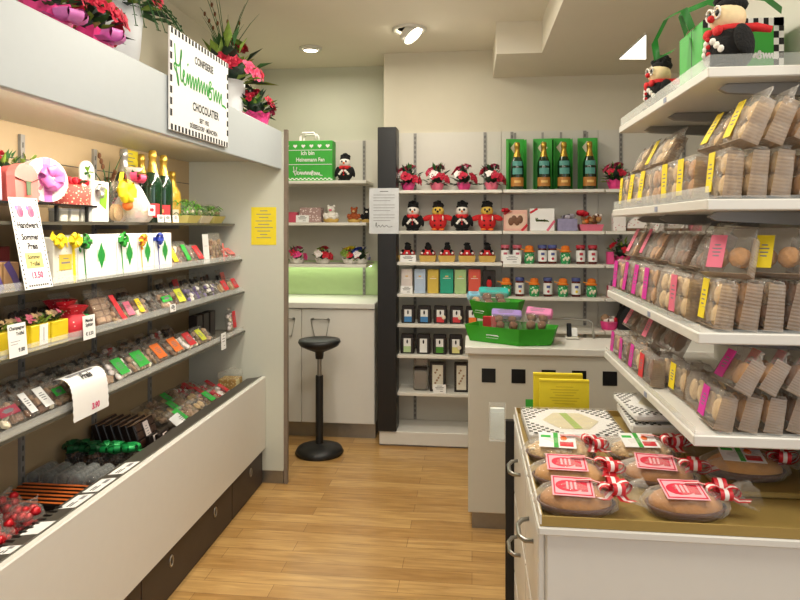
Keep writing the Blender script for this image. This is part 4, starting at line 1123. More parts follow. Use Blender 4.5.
# --- fourth shelf
XS, ZS = SHELF['D']; ZS += .001
row = [(-14, 3, 'dark', None, 'unlabelled dark pack at the near fourth shelf end', 'v'),
       (4, 30, 'truffle', mat('dark_red_card', '#9b1f3c', .6), 'flat pack with a dark red card on the fourth shelf', 'h'),
       (30.5, 43, 'dark', PAPER, 'narrow pack with a small white card on the fourth shelf', 'c'),
       (43.5, 60, 'truffle', PAPER, 'wide pack with a large white card on the fourth shelf', 'c'),
       (60.5, 73, 'nut', GLAB, 'pack with a slanted green label left of the hanging price banner', 'h'),
       (73.5, 89, 'nut', mat('amber_label', '#d9b120', .6), 'pack with an amber label partly behind the price banner', 'c'),
       (99, 117, 'nut', YEL, 'pack with a yellow label right of the hanging price banner', 'v'),
       (118.5, 136, 'white', GLAB, 'first of two green label packs right of the price banner', 'c'),
       (136.5, 156, 'truffle', GLAB, 'second of two green label packs right of the price banner', 'c'),
       (157, 172.5, 'nut', ORNG, 'first of two orange label packs on the fourth shelf', 'c'),
       (173.5, 188, 'truffle', ORNG, 'second of two orange label packs on the fourth shelf', 'c'),
       (188.5, 201, 'white', REDL, 'pack with a red label right of the orange ones on the fourth shelf', 'c'),
       (201.5, 215, 'nut', mat('lime_label', '#cfd43a'), 'pack with a lime label near the far end of the fourth shelf', 'v')]
for p0, p1, kd, lab, lb, st in row:
    lpack('D', p0, p1, .105, kd, lab, lb, .75, behind=2 if p0 < 180 else 0, blabel='pack behind the ' + lb.split(' on the ')[0], strip=st, back_kind='dark' if kd == 'dark' else 'milk')
X = -1.46; pack('sweets_bag', 'tall white bag with red label at the far end of the fourth shelf', 'sweets bag', (X, side_y(229, X), ZS), LR, .12, .135, .04, 'white', REDL, .1, strip='c')
X = -1.42; pack('sweets_bag', 'small bag with red label in the last corner of the fourth shelf', 'sweets bag', (X, side_y(239, X), ZS), LR, .08, .085, .035, 'pale', REDL, .25, strip='c')
for k, px in enumerate((200, 206.5, 213)):
    X = -1.48; t = gift_box('dark_box', ('first', 'second', 'third')[k] + ' tall dark box at the back far end of the fourth shelf', (X, side_y(px, X), ZS), LR, .07, .14, .05, mat('dark_box_card', '#241c19', .5), cat='box')
for k, px in enumerate((6, 20, 34, 48, 62, 78, 94, 110, 126, 142, 156, 168)):
    X = -1.645; pack('chocolate_pack', f'brown pack at the back of the fourth shelf, {("first second third fourth fifth sixth seventh eighth ninth tenth eleventh twelfth").split()[k]} from the front', 'sweets pack', (X, side_y(px, X), ZS), LR, .105, .085, .035, ('dark', 'milk', 'fruit')[(k * 2) % 3 if k > 5 else 0], None, .45)
y, w = span(221, 226, -1.36); price_card('white price tag hanging near the far end of the fourth shelf', (-1.359, y, ZS - .05), LR, .065, .09, .02)
# curved banner
y, w = span(69, 104, -1.36)
t = thing('price_sign', 'curved white price banner hanging over the edge of the fourth shelf', 'price banner', (-1.43, y, ZS), LR)
m = MB(); pts = [(.0, .098), (-.03, .107), (-.055, .103), (-.073, .085), (-.082, .055), (-.086, .01), (-.088, -.04)]
n = 26
for sx in (1,):
    prof = cat_rom([(0, a, b_) for a, b_ in pts], 4); vs, fs = [], []
    for i, p in enumerate(prof):
        e = w * .5 * (1 + .03 * (i % 2)); vs += [(-e, p[1], p[2]), (e, p[1], p[2])]
    fs = [(2 * i, 2 * i + 1, 2 * i + 3, 2 * i + 2) for i in range(len(prof) - 1)]
    m.add(vs, fs, PAPER, True)
m.build('card', t)
m = MB(); T = tr(0, -.062, .098) @ rot_m(x=-.75)
m.text('Preis', .0, -.012, .034, INK, -.0035, .9, M=T, bold=.04)
m.text('3.90', .02, -.022, .03, mat('price_pink', '#d03a72'), -.0905, .9, bold=.04)
m.box(-w * .4, w * .3, -.052, -.04, .1085, .109, INKG)
m.build('lettering', t)

# --- product bin
ZB = lambda X: .5515
def putbin(px, py, z=.56):
    a = (px - 400) / FPX; r = (-_s + a * _c, _c + a * _s, (CYP - py) / FPX); q = (z - EYE) / r[2]
    return r[0] * q, r[1] * q
rr = random.Random(77)
RFOIL = mat('red_foil', '#bd1420', .3, .35, noise=.2)
for k, (x, y) in enumerate(((-1.41, 1.75), (-1.41, 1.88), (-1.53, 1.81), (-1.53, 1.945), (-1.645, 1.95))):
    t = thing('red_sweets_bag', ('front left', 'front right', 'middle left', 'middle right', 'rear')[k] + ' bag of red foil sweets at the near bin end', 'sweets bag', (x, y, ZB(x)), LR + rr.uniform(-.3, .3))
    m = MB()
    for q in range(34): m.ball((rr.uniform(-.038, .038), rr.uniform(-.034, .034), .014 + rr.uniform(0, .085)), (.018, .014, .014), RFOIL, 7, 5, jit=.15, rnd=rr)
    m.build('sweets', t)
    m = MB(); pillow(m, .11, .125, .09, CLEAR, 0, rnd=rr); m.build('wrapper', t)
for k in range(6):
    x0, x1, y = -1.70, -1.365, 2.10 + k * .03
    t = thing('chocolate_stick', f'orange striped dark chocolate stick, {("nearest", "second", "third", "fourth", "fifth", "farthest")[k]} of the six in the bin', 'chocolate stick', (-1.53, y, ZB(-1.70) + .0), 0, 0, 'orange striped sticks')
    m = MB(); m.rbox(-.16, .16, -.012, .012, 0, .024, .004, DCHOC); m.build('stick', t)
    m = MB(); m.box(-.158, .158, -.0065, .0065, .0242, .0252, ORNG); m.build('stripe', t)
for k in range(6):
    x = -1.675 + k * .06; y = 2.335
    t = thing('chocolate_roll', f'clear roll of round chocolates, {("first", "second", "third", "fourth", "fifth", "sixth")[k]} from the back panel in the bin', 'sweets roll', (x, y, ZB(x)), 0, 0, 'dark rolls in the bin')
    m = MB()
    for q in range(5): m.ball((0, -.05 + q * .025, .029), (.026, .014, .026), DCHOC, 12, 8)
    m.build('chocolates', t)
    m = MB(); m.lathe([(.012, -.085), (.022, -.075), (.0285, -.062), (.0285, .062), (.022, .075), (.012, .085)], ACRYL, 16, M=tr(0, 0, .029) @ rot_m(x=PI / 2)); m.build('wrapper', t)
GFOIL = mat('green_foil_bow', '#1fa352', .35, .2, noise=.2)
for k in range(6):
    x = -1.65 + k * .05; y = 2.50 + .012 * (k % 2)
    t = thing('green_bow_bag', f'dark sweets bag tied with green bow, {("first", "second", "third", "fourth", "fifth", "sixth")[k]} from the back panel', 'sweets bag', (x, y, ZB(x)), rr.uniform(-.3, .3))
    m = MB(); goods(m, 'dark', .05, .055, .045, 0, rr); m.build('chocolates', t)
    m = MB(); pillow(m, .055, .085, .055, CLEAR, 0, rnd=rr); m.build('wrapper', t)
    m = MB(); bow(m, (0, -.01, .075), .042, GFOIL if k > 2 else mat('dark_green_bow', '#14572f', .4), 8, wd=.015, rnd=rr); m.build('bow', t)
for k in range(6):
    x = -1.65 + k * .035
    t = thing('chocolate_box', f'large dark chocolate box in the bin row, {("sixth", "fifth", "fourth", "third", "second", "first")[k]} counted from the aisle', 'chocolate box', (x, 2.76, ZB(x) + .001), LR, -.35)
    m = MB(); m.rbox(-.085, .085, -.028, 0, 0, .115, .003, DCHOC); m.box(-.085, .085, -.0285, .0005, .114, .1155, TRUF); m.build('box', t)
    m = MB()
    for a in range(3):
        for b_ in range(3): m.rbox(-.08 + a * .055, -.032 + a * .055, -.033, -.027, .006 + b_ * .036, .038 + b_ * .036, .003, CHOC)
    m.build('chocolates', t)
    m = MB(); m.box(-.02, .022, -.0345, -.0332, .015, .105, mat('blush_label', '#d9cbc6', .6)); fine_print(m, .03, .03, .09, INKG, -.0345, 5); m.build('label', t)
for k in range(3):
    x = -1.425 + k * .030
    t = thing('small_chocolate_box', f'small pale-labelled dark box before the large box row, {("rear", "middle", "front")[k]} one', 'chocolate box', (x - .0, 2.735 + .03 * k, ZB(x) + .0), LR, -.25)
    m = MB(); m.rbox(-.045, .045, -.022, 0, 0, .065, .003, DCHOC); m.build('box', t)
    m = MB(); m.box(-.015, .022, -.0235, -.022, .006, .058, mat('blush_label', '#d9cbc6')); m.build('label', t)
t = thing('price_sign', 'curled white paper card lying in the bin right of the small dark boxes', 'card', (-1.385, 2.98, ZB(-1.385) + .02), LR, -.9)
m = MB(); vs, fs = [], []
for i in range(9): vs += [(-.05 + .0125 * i, -.02 * math.sin(PI * i / 8), 0), (-.05 + .0125 * i, -.02 * math.sin(PI * i / 8), .08)]
m.add(vs, [(2 * i, 2 * i + 2, 2 * i + 3, 2 * i + 1) for i in range(8)], PAPER, True); m.build('card', t)
m = MB(); fine_print(m, .05, .02, .06, INKG, -.0215, 4); m.build('lettering', t)
k = 0
ORD = ['first', 'second', 'third', 'fourth', 'fifth', 'sixth', 'seventh', 'eighth', 'ninth', 'tenth', 'eleventh', 'twelfth']
for j, x in enumerate((-1.42, -1.525, -1.63)):
    for q in range(4):
        y = 3.02 + q * .115 + .03 * j
        pack('cookie_bag', f'bag of pale nut cookies in the bin, {ORD[q]} along the {("aisle side", "middle", "back")[j]} row', 'cookie bag', (x, y, ZB(x) + .002), LR, .105, .10, .045, ('pale', 'nut')[(q + j) % 2], GLAB if (q + j * 2) % 3 == 0 else None, 1.0, strip='c', roll=0)
for j, x in enumerate((-1.42, -1.53, -1.635)):
    for q in range(3 if j else 2):
        y = 3.50 + q * .08
        pack('praline_bag', f'bag of red and white pralines in the bin, {ORD[q]} along the {("aisle side", "middle", "back")[j]} row', 'praline bag', (x, y, ZB(x) + .002), LR, .075, .095, .04, 'fruit', REDL if (q + j) % 2 else None, 1.05, strip='c')
t = thing('nut_box', 'clear-topped box of yellow nuts at the far end of the bin', 'box', (-1.43, 3.675, ZB(-1.43)), LR)
m = MB(); m.rbox(-.05, .05, -.055, .055, 0, .095, .003, cloth_pattern('nut_print', '#a8864a', '#d9c890', 80, .35)); m.build('box', t)
m = MB(); m.rbox(-.051, .0, -.0565, -.0545, .0, .092, .0005, mat('cream_side', '#d9cb9a', .6)); m.build('side_label', t)
m = MB(); pillow(m, .12, .06, .125, CLEAR, 0, rnd=rr, z0=.094); m.build('wrapper', t)
# price labels lying on the rail
for k, (p0, p1, lb) in enumerate(((-2, 15, 'white price label on the bin rail nearest the shop front'), (25, 51, 'white price label on the rail below the red foil bags'), (63, 90, 'white price label on the rail beside the orange striped sticks'), (86, 113, 'white price label on the rail beside the green bow bags'), (112, 136, 'white price label on the rail beside the small dark boxes'))):
    X = -1.305; y, w = span(p0, p1, X)
    t = thing('price_label', lb, 'price label', (X, y, .6348), LR)
    T = rot_m(x=-.131)
    m = MB(); m.box(-w * .36, w * .36, -.03, .03, 0, .0012, PAPER, M=T); m.build('card', t)
    m = MB(); TT = T @ tr(0, 0, .0016) @ rot_m(x=-PI / 2)
    if k in (0, 2, 3, 4):
        m.M = T
        m.box(-w * .3, -w * .05, .004, .009, .0012, .0015, INK); m.box(-w * .3, w * .0, -.006, -.001, .0012, .0015, INK); m.box(w * .08, w * .3, -.012, .004, .0012, .0015, INKG)
        m.build('lettering', t)

# ================================================================== GOODS ON THE BACK WALL
def bx(px, Y=4.6): return wall_x(px, Y)
NTH = ['first', 'second', 'third', 'fourth', 'fifth', 'sixth', 'seventh', 'eighth', 'ninth']
E1 = .0012
Z1, Z2, Z3, Z4, Z5, Z6, Z7 = [z + E1 for z in LV1]
W1, W2, W3, W4, W5, W6, W7 = [z + E1 for z in LV2]
for k, px in enumerate((408, 437, 464, 492)):
    bouquet('flower_bouquet', f'small red bouquet in pink wrap on the top back shelf, {NTH[k]} from the column', (bx(px), 4.61, Z1), .20, .095, (.046, .048), PINKL if k % 2 else PINK,
            [ROSE, ROSEP, ROSE, ROSEW, ROSEP, ROSE, ROSE, ROSEW, ROSEP, ROSE, ROSE, ROSEP, ROSE, ROSE, ROSEP, ROSE], 40 + k, 0, nleaf=80, frad=.04, leaves=(LEAF, LEAFD, LEAFD))
bouquet('flower_bouquet', 'small pink bouquet in pink wrap right of the green bottle cartons', (bx(616), 4.61, W1), .20, .10, (.055, .06), PINK, [ROSE, ROSEP, ROSE, ROSE, ROSEP, ROSE, ROSEP, ROSE, ROSEP], 47, 0, nleaf=80, frad=.038)
for k, (px, c, lb) in enumerate(((413, 0, 'black plush bird with white face, nearest the black column on the second back shelf'), (438, 1, 'red plush bird with yellow face, left of the two red ones'),
                                 (462, 0, 'black plush bird standing between the two red plush birds'), (487, 1, 'red plush bird with yellow face at the right end of its row'))):
    if c: doll(lb, (bx(px), 4.60, Z2), 0, .215, RED, YELF, RED, BLKFELT, kind='spread', seed=k, nose=BLKFELT)
    else: doll(lb, (bx(px), 4.60, Z2), 0, .215, BLKFELT, FACEW, BLKFELT, BLKFELT, seed=k)
WOOD = mat('thin_wood', '#c9a556', .6, noise=.12)
for k, px in enumerate((407.5, 428, 447, 467, 487)):
    t = thing('plush_basket', f'small wooden tray with a red and black plush bird, {NTH[k]} from the black column', 'gift basket', (bx(px), 4.60, Z3))
    m = MB(); w = .062
    m.add([(-w * .85, -.045, 0), (w * .85, -.045, 0), (w * .85, .045, 0), (-w * .85, .045, 0), (-w, -.055, .045), (w, -.055, .045), (w, .055, .045), (-w, .055, .045)],
          [(0, 3, 2, 1), (0, 1, 5, 4), (1, 2, 6, 5), (2, 3, 7, 6), (3, 0, 4, 7)], WOOD); m.build('tray', t)
    m = MB(); m.ball((0, 0, .058), (.055, .045, .032), RED, 12, 8); m.build('body', t)
    m = MB(); m.ball((.004, -.012, .1), (.026, .026, .024), BLKFELT, 10, 7, jit=.15); m.ball((.0, .0, .122), (.022, .02, .016), BLKFELT, 8, 6, jit=.3)
    for sx in (-1, 1): m.ball((sx * .03, -.03, .075), (.012, .02, .014), BLKFELT, 8, 6)
    m.build('head', t)
    m = MB()
    for q in range(5): m.ball((-.04 + .02 * q, -.05, .062 - .008 * (q % 2)), (.009, .006, .009), (ROSEW, CRIMSON)[q % 2], 7, 5)
    m.build('trim_dots', t)
cols = [(407.5, 11, .17, '#d8ccc6', 'pale grey'), (420.5, 11, .17, '#aebfd6', 'light blue'), (433.5, 11, .168, '#cdb047', 'yellow'), (447, 13, .172, '#1f9a7d', 'teal green'), (460.5, 11.5, .17, '#a3c285', 'light green'), (474.5, 12, .172, '#d35443', 'coral red')]
for px, w, h, c, nm in cols:
    x0, x1 = bx(px - w / 2), bx(px + w / 2)
    def dd(t, w, h, d, nm=nm):
        m = MB(); m.box(-w * .3, w * .3, -d - .001, -d, h * .62, h * .64, PAPER); m.box(-w * .12, w * .12, -d - .001, -d, h * .68, h * .74, mat('gold_light', '#d9b36a')); m.build('print', t)
    gift_box('slim_box', f'upright slim {nm} box on the fourth back shelf', (bx(px), 4.545, Z4), 0, x1 - x0, h, .06, mat('card_' + nm.replace(' ', '_'), c, .5, noise=.03), deco=dd, cat='box')
def ddark(t, w, h, d):
    m = MB(); m.ball((0, -d, h * .45), (.02, .008, .03), RED, 8, 6); m.ball((0, -d - .004, h * .7), (.014, .008, .014), BLKFELT, 8, 6); m.build('red_figure', t)
gift_box('slim_box', 'dark slim box with a red figure right of the coral red box', (bx(489), 4.545, Z4), 0, .088, .165, .06, mat('dark_box_card', '#241c19'), deco=ddark, cat='box')
def dark_pouch(label, px, z, accent, dot, h=.125):
    t = thing('dark_pouch', label, 'sweets pouch', (bx(px), 4.57, z))
    w = .098
    m = MB(); m.rbox(-w / 2, w / 2, -.025, .03, 0, h * .8, .006, DCHOC); m.rbox(-w * .46, w * .46, -.012, .016, h * .78, h, .004, DCHOC); m.build('pouch', t)
    m = MB(); m.box(-.026, .026, -.0268, -.0252, h * .10, h * .78, PAPER); m.ball((0, -.0262, h * .62), (.007, .002, .016), INK, 8, 6); m.build('label', t)
    m = MB(); m.box(-.026, .026, -.0282, -.0268, h * .08, h * .38, accent); m.build('colour_tab', t)
    if dot:
        m = MB(); m.ball((.024, -.029, h * .36), (.015, .002, .015), CREAM, 10, 6); m.build('round_sticker', t)
BLUT = mat('blue_tab', '#3f7fb8', .6); PGR = mat('pale_green_tab', '#b9cf9a', .6); GTAB = mat('green_tab', '#4b8f2c', .6); YTAB = mat('yellow_tab', '#ddd58a', .6)
for k, (px, a, dt, lb) in enumerate(((408.7, BLUT, 0, 'dark pouch with blue label, nearest the black column'), (424.7, BLUT, 0, 'dark pouch with blue label, second in its row'), (440.7, REDL, 1, 'dark pouch with red label and round sticker right of the blue ones'),
                                    (456.7, REDL, 1, 'dark pouch with red label and round sticker, fourth in its row'), (472.5, ORNG, 0, 'dark pouch with orange label beside the green trays'))):
    dark_pouch(lb, px, Z5, a, dt)
for k, (px, a, dt, lb) in enumerate(((408, PGR, 0, 'dark pouch with pale green label on the sixth back shelf'), (424, PAPER, 0, 'dark pouch with white label on the sixth back shelf'), (440, GTAB, 0, 'dark pouch with green label on the sixth back shelf'), (456, YTAB, 1, 'dark pouch with pale yellow label on the sixth back shelf'))):
    dark_pouch(lb, px, Z6, a, dt, .14)
t = thing('sweets_bag', 'dark bag with clear ruffled top on the lowest back shelf', 'sweets bag', (bx(421), 4.6, Z7))
m = MB(); m.rbox(-.05, .05, -.035, .035, 0, .17, .01, DCHOC); m.box(-.042, .042, -.037, -.0352, .03, .13, CHOC); m.build('chocolate_block', t)
m = MB(); pillow(m, .115, .225, .085, CLEARG, 0, crimp=.75); m.build('wrapper', t)
for px, lb, w in ((438, 'white framed chocolate box beside the dark bag on the lowest back shelf', .112), (461.5, 'white framed chocolate box half hidden behind the counter', .10)):
    def fr(t, w, h, d):
        m = MB(); m.box(-w * .34, w * .34, -d - .001, -d, h * .08, h * .92, mat('cream_print', '#d9d3c2', .6)); m.build('front_print', t)
        m = MB()
        for q in range(6): m.ball((-w * .15 + w * .1 * (q % 4), -d - .002, h * (.3 + .09 * q)), (.008, .002, .008), TRUF, 7, 5)
        m.build('pattern', t)
    gift_box('chocolate_box', lb, (bx(px), 4.55, Z7), 0, w, .205, .05, mat('dark_box_card', '#241c19'), deco=fr, cat='chocolate box')
def bcard(px0, px1, z, h, lb):
    x0, x1 = bx(px0, 4.505), bx(px1, 4.505)
    price_card(lb, ((x0 + x1) / 2, 4.508, z), 0, x1 - x0, h, .12)
bcard(400, 416, Z3, .05, 'white price card under the plush birds in wooden trays')
bcard(400.5, 412.5, Z4, .055, 'white price card in front of the pale grey slim box')
bcard(433, 446, Z7, .06, 'white price card on the lowest back shelf')
bcard(503, 521, W3, .065, 'white price card before the pink lidded jars')

# bottles in green cartons
for k, px in enumerate((517, 543.5, 563.5, 589)):
    x = bx(px)
    t = thing('bottle_carton', f'tall bright green bottle carton, {NTH[k]} from the left of the four', 'carton', (x, 4.66, W1))
    m = MB(); w = .066; T = rot_m(z=(.18, -.12, .1, -.1)[k])
    m.box(-w, w, .035, .04, 0, .375, BAGGREEN, M=T); m.box(-w, -w + .003, -.03, .035, 0, .365, BAGGREEN, M=T); m.box(w - .003, w, -.03, .035, 0, .365, BAGGREEN, M=T); m.box(-w, w, -.03, .035, 0, .002, BAGGREEN, M=T); m.build('carton', t)
    m = MB(); m.box(-.008, .008, .036, .039, .375, .42, GREYBR, M=T); m.build('hang_tab', t)
    m = MB(); m.add([(-.035, .0335, .31), (0, .0335, .26), (.035, .0335, .31), (0, .0335, .355)], [(0, 1, 2, 3)], CREAM, M=T); m.build('pale_emblem', t)
    bottle('champagne_bottle', f'green sparkling wine bottle with gold label in front of green carton, {NTH[k]} from the left', (x, 4.585, W1), .335, .046, labmat=LABG, collar=mat('blue_green_label', '#4f8f86', .5))
# second row of the bottle bay
def brown_pic(t, w, h, d):
    m = MB(); m.box(-w * .42, w * .42, -d - .001, -d, h * .12, h * .82, mat('peach_print', '#dcb8a2', .5))
    m.build('print', t)
    m = MB()
    for q in range(4): m.ball((-w * .2 + w * .13 * q, -d - .002, h * (.45 + .1 * (q % 2))), (w * .12, .003, h * .2), MILKC, 10, 7)
    m.build('cake_picture', t)
    m = MB(); m.ribbon([(-w * .5, -d - .003, h * .8), (-w * .25, -d - .003, h)], (.006, 0, -.006), [CRIMSON]); m.ribbon([(w * .25, -d - .003, 0), (w * .5, -d - .003, h * .3)], (.006, 0, -.006), [CRIMSON]); bow(m, (-w * .45, -d - .004, h * .95), .03, [CRIMSON], 6, wd=.014); m.build('ribbon', t)
x0, x1 = bx(501), bx(527); gift_box('gift_box', 'pink gift box with brown cake picture and red ribbon under the bottles', ((x0 + x1) / 2 + .007, 4.53, W2), 0, x1 - x0 - .02, .145, .08, mat('pink_card', '#dba99a', .5), deco=brown_pic)
def white_text(t, w, h, d):
    m = MB(); script_logo(m, 0, h * .42, w * .55, mat('olive_ink', '#6b7d3c', .7), .006, -d - .001); m.build('script_logo', t)
    m = MB(); m.ribbon([(-w * .5, -d - .002, h * .8), (-w * .2, -d - .002, h)], (.005, 0, -.005), [CRIMSON]); m.ribbon([(w * .2, -d - .002, 0), (w * .5, -d - .002, h * .45)], (.006, 0, -.006), [PINKL]); m.build('ribbon', t)
x0, x1 = bx(528.5), bx(554); gift_box('gift_box', 'white gift box with dark script and corner ribbons under the bottles', ((x0 + x1) / 2, 4.53, W2), 0, x1 - x0 - .01, .155, .08, PAPER, deco=white_text)
def bows2(t, w, h, d):
    m = MB(); bow(m, (w * .1, -d * .5, h), .05, [mat('grey_ribbon', '#a7a0ad', .4)], 6, wd=.02); m.build('bow', t)
x0, x1 = bx(556), bx(576.5); gift_box('gift_box', 'low lavender gift box right of the white script box', ((x0 + x1) / 2, 4.53, W2), 0, x1 - x0 - .008, .085, .08, mat('lavender_box', '#8f88a8', .5, noise=.12, scale=40), deco=bows2)
t = thing('filled_basket', 'pink gift basket of wrapped sweets at the right end under the bottles', 'gift basket', ((bx(578) + bx(602)) / 2, 4.59, W2))
m = MB(); w = .082; m.add([(-w * .85, -.05, 0), (w * .85, -.05, 0), (w * .85, .05, 0), (-w * .85, .05, 0), (-w, -.06, .045), (w, -.06, .045), (w, .06, .045), (-w, .06, .045)], [(0, 3, 2, 1), (0, 1, 5, 4), (1, 2, 6, 5), (2, 3, 7, 6), (3, 0, 4, 7)], PINKL); m.build('tray', t)
m = MB(); rr = random.Random(9)
for q in range(14): m.ball((rr.uniform(-.065, .065), rr.uniform(-.045, .04), .05 + rr.uniform(0, .06)), .018, (TRUF, COOK, ORNG, MILKC)[q % 4], 8, 6)
m.build('sweets', t)
m = MB(); bow(m, (-.06, -.04, .11), .045, [CRIMSON], 7, wd=.02); bow(m, (.05, -.03, .1), .03, [ROSEW], 5); m.build('bow', t)
PDOT = cloth_pattern('red_dot_paper', '#ece6e2', '#c23a4a', 45, .16)
for px, w, h, lb, mt in ((618, .085, .125, 'narrow white box with red dots right of the sweets basket', PDOT), (656, .08, .13, 'white and pink box behind the rack bags, right of the first iced cake', PDOT), (694, .07, .13, 'pink edged box behind the rack, right of the second iced cake', PINKL)):
    gift_box('dotted_box', lb, (bx(px), 4.55, W2), 0, w, h, .06, mt, cat='box')
for px, lb in ((636, 'white iced half-round cake with red dots on the bay right of the bottles'), (676, 'second white iced half-round cake glimpsed between the rack shelves')):
    t = thing('iced_cake', lb, 'cake', (bx(px), 4.60, W2)); m = MB(); m.rbox(-.07, .07, -.045, .045, 0, .018, .003, MILKC); m.build('cake_board', t)
    m = MB(); vs = []; n = 12
    for yy in (-.04, .04):
        for i in range(n + 1): a = PI * i / n; vs.append((.066 * math.cos(a), yy, .019 + .075 * math.sin(a)))
    m.add(vs, [tuple(range(n + 1)), tuple(range(n + 1, 2 * n + 2))[::-1]] + [(i, i + n + 1, i + n + 2, i + 1) for i in range(n)] + [(0, n, 2 * n + 1, n + 1)], PDOT); m.build('icing', t)
# jars
LIDP, LIDB, LIDR = mat('pink_lid', '#c0596b', .4), mat('blue_lid', '#47528f', .4), mat('red_lid', '#b5283a', .4)
for px, kd, lb in ((505, LIDP, 'jam jar with pink lid, left of the pair on the third back shelf'), (517, LIDP, 'jam jar with pink lid, right of the pair on the third back shelf'), (529, None, 'orange capped green gift jar between pink and blue lidded jars'),
                   (542, LIDB, 'jam jar with blue lid, left of the pair on the third back shelf'), (552, LIDB, 'jam jar with blue lid, right of the pair on the third back shelf'), (565, None, 'orange capped green gift jar between blue and red lidded jars'),
                   (580, LIDR, 'jam jar with red lid, left of the pair on the third back shelf'), (592, LIDR, 'jam jar with red lid, right of the pair on the third back shelf')):
    if kd: jar(lb, (bx(px), 4.58, W3), kd)
    else: capped_jar(lb, (bx(px), 4.58, W3), int(px))
for k, px in enumerate((506, 519.5, 534, 547.5, 562.5, 575.5, 591)):
    if k % 2: jar(f'blue lidded jam jar on the fourth back shelf, {NTH[k // 2]} from the left', (bx(px), 4.58, W4), LIDB, labc=(ORNG, ROSE, YEL)[k // 2])
    else: capped_jar(f'orange capped green gift jar on the fourth back shelf, {NTH[k // 2]} from the left', (bx(px), 4.58, W4), int(px))
bouquet('flower_bouquet', 'bouquet of white and red blossoms right of the red lidded jars', (bx(622), 4.60, W3), .19, .10, (.05, .05), PINK, [ROSEW, ROSEW, CRIMSON, ROSEW, CRIMSON, ROSEW, LILAC], 61, 0, nleaf=60, frad=.035)
gift_box('gift_box', 'small pink box standing left of the white and red bouquet', (bx(609), 4.54, W3), 0, .045, .085, .05, PINK)
gift_box('gift_box', 'small red and pink box on the fourth shelf behind the rack', (bx(614), 4.54, W4), 0, .10, .08, .06, mat('rose_box', '#c94a62', .5), deco=lambda t, w, h, d: bows2(t, w, h, d))
t = thing('plush_basket', 'small pink basket with white bow on the lowest shelf behind the counter', 'gift basket', (bx(609), 4.60, W5))
m = MB(); m.lathe([(.05, 0), (.06, .05), (.055, .055)], PINK, 14); m.build('tray', t)
m = MB(); bow(m, (0, 0, .055), .05, [ROSEW], 8, wd=.02); m.build('bow', t)
m = MB(); m.ball((-.03, 0, .075), (.03, .03, .03), TRUF, 9, 6, jit=.2); m.ball((.035, -.01, .065), .022, CRIMSON, 8, 6); m.build('sweets', t)
t = thing('black_bag', 'black handbag-shaped bag on the shelf behind the rack bags', 'bag', (bx(632), 4.62, W5))
m = MB(); vs = []; n = 12
for yy in (-.05, .05):
    for i in range(n + 1): a = PI * i / n; vs.append((.10 * math.cos(a), yy, .17 * math.sin(a) ** .8))
m.add(vs, [tuple(range(n + 1)), tuple(range(n + 1, 2 * n + 2))[::-1]] + [(i, i + n + 1, i + n + 2, i + 1) for i in range(n)] + [(0, n, 2 * n + 1, n + 1)], BLKPL); m.build('body', t)
m = MB(); m.tube([(-.05, 0, .14), (-.04, 0, .2), (0, 0, .22), (.04, 0, .2), (.05, 0, .14)], .006, BLKPL, 6); m.build('handle', t)

# column notice and niche goods
def draw_notice(m):
    for k in range(9): m.box(-.075, .075 - .03 * (k % 3 == 2), -.0016, -.0012, .27 - .02 * k - .01 * (k // 3), .2735 - .02 * k - .01 * (k // 3), INKG)
    m.box(-.03, .03, -.0016, -.0012, .295, .299, INK)
    m.stroke(cat_rom([(-.06, .05), (-.055, .08), (-.05, .045), (-.035, .06), (-.025, .045), (-.01, .062), (.0, .047), (.02, .06), (.03, .047), (.06, .05)], 4), .003, INK, -.0018)
price_card('white printed notice with a handwritten signature on the black column', ((wall_x(369, 4.45) + wall_x(399, 4.45)) / 2, 4.4535, 1.496), 0, .21, .32, 0, draw_notice, 'notice', mat('notice_paper', '#c9ccd0', .8), 'wall_sign')
NZ1, NZ2, NZ3 = [z + E1 for z in NL]
def nx(px): return wall_x(px, 4.85)
x0, x1 = wall_x(284, 4.82), wall_x(333, 4.82)
t = thing('paper_bag', 'green paper bag with white hearts and lettering on the niche top shelf', 'bag', ((x0 + x1) / 2, 4.86, NZ1)); w = (x1 - x0)
m = MB(); m.rbox(-w / 2, w / 2, -.06, .06, 0, .31, .003, BAGGREEN)
for k in range(24):
    for j in range(2):
        if (k + j) % 2: m.box(-w / 2 + w * k / 24, -w / 2 + w * (k + 1) / 24, -.0608, -.06, .008 + .008 * j, .016 + .008 * j, PAPER)
m.build('bag_body', t)
m = MB(); 
for k in range(6):
    x = -w * .42 + k * w * .165; s = .016
    pts = [(x + s * 1.0 * (16 * math.sin(q) ** 3) / 16, .268 + s * (13 * math.cos(q) - 5 * math.cos(2 * q) - 2 * math.cos(3 * q) - math.cos(4 * q)) / 16) for q in [2 * PI * i / 20 for i in range(20)]]
    m.add([(a, -.0612, b_) for a, b_ in pts], [tuple(range(20))], PAPER)
for z in (.235, .125): m.box(-w * .49, w * .49, -.0612, -.0602, z, z + .004, PAPER)
m.build('hearts', t)
m = MB(); m.text('ich bin', 0, .2, .045, PAPER, -.0612, .9, bold=.02); m.text('Heinemann Fan', .02, .15, .042, PAPER, -.0612, .85, bold=.02); script_logo(m, 0, .045, w * .6, PAPER, .005, -.0612); m.build('lettering', t)
m = MB()
for yy in (-.05, .05): m.tube([(-.06, yy, .31), (-.06, yy, .345), (-.045, yy, .37), (.045, yy, .37), (.06, yy, .345), (.06, yy, .31)], .009, FACEW, 8)
m.build('handle', t)
doll('black plush bird with red scarf beside the green bag in the niche', (wall_x(345, 4.86), 4.86, NZ1), 0, .215, BLKFELT, FACEW, BLKFELT, seed=9)
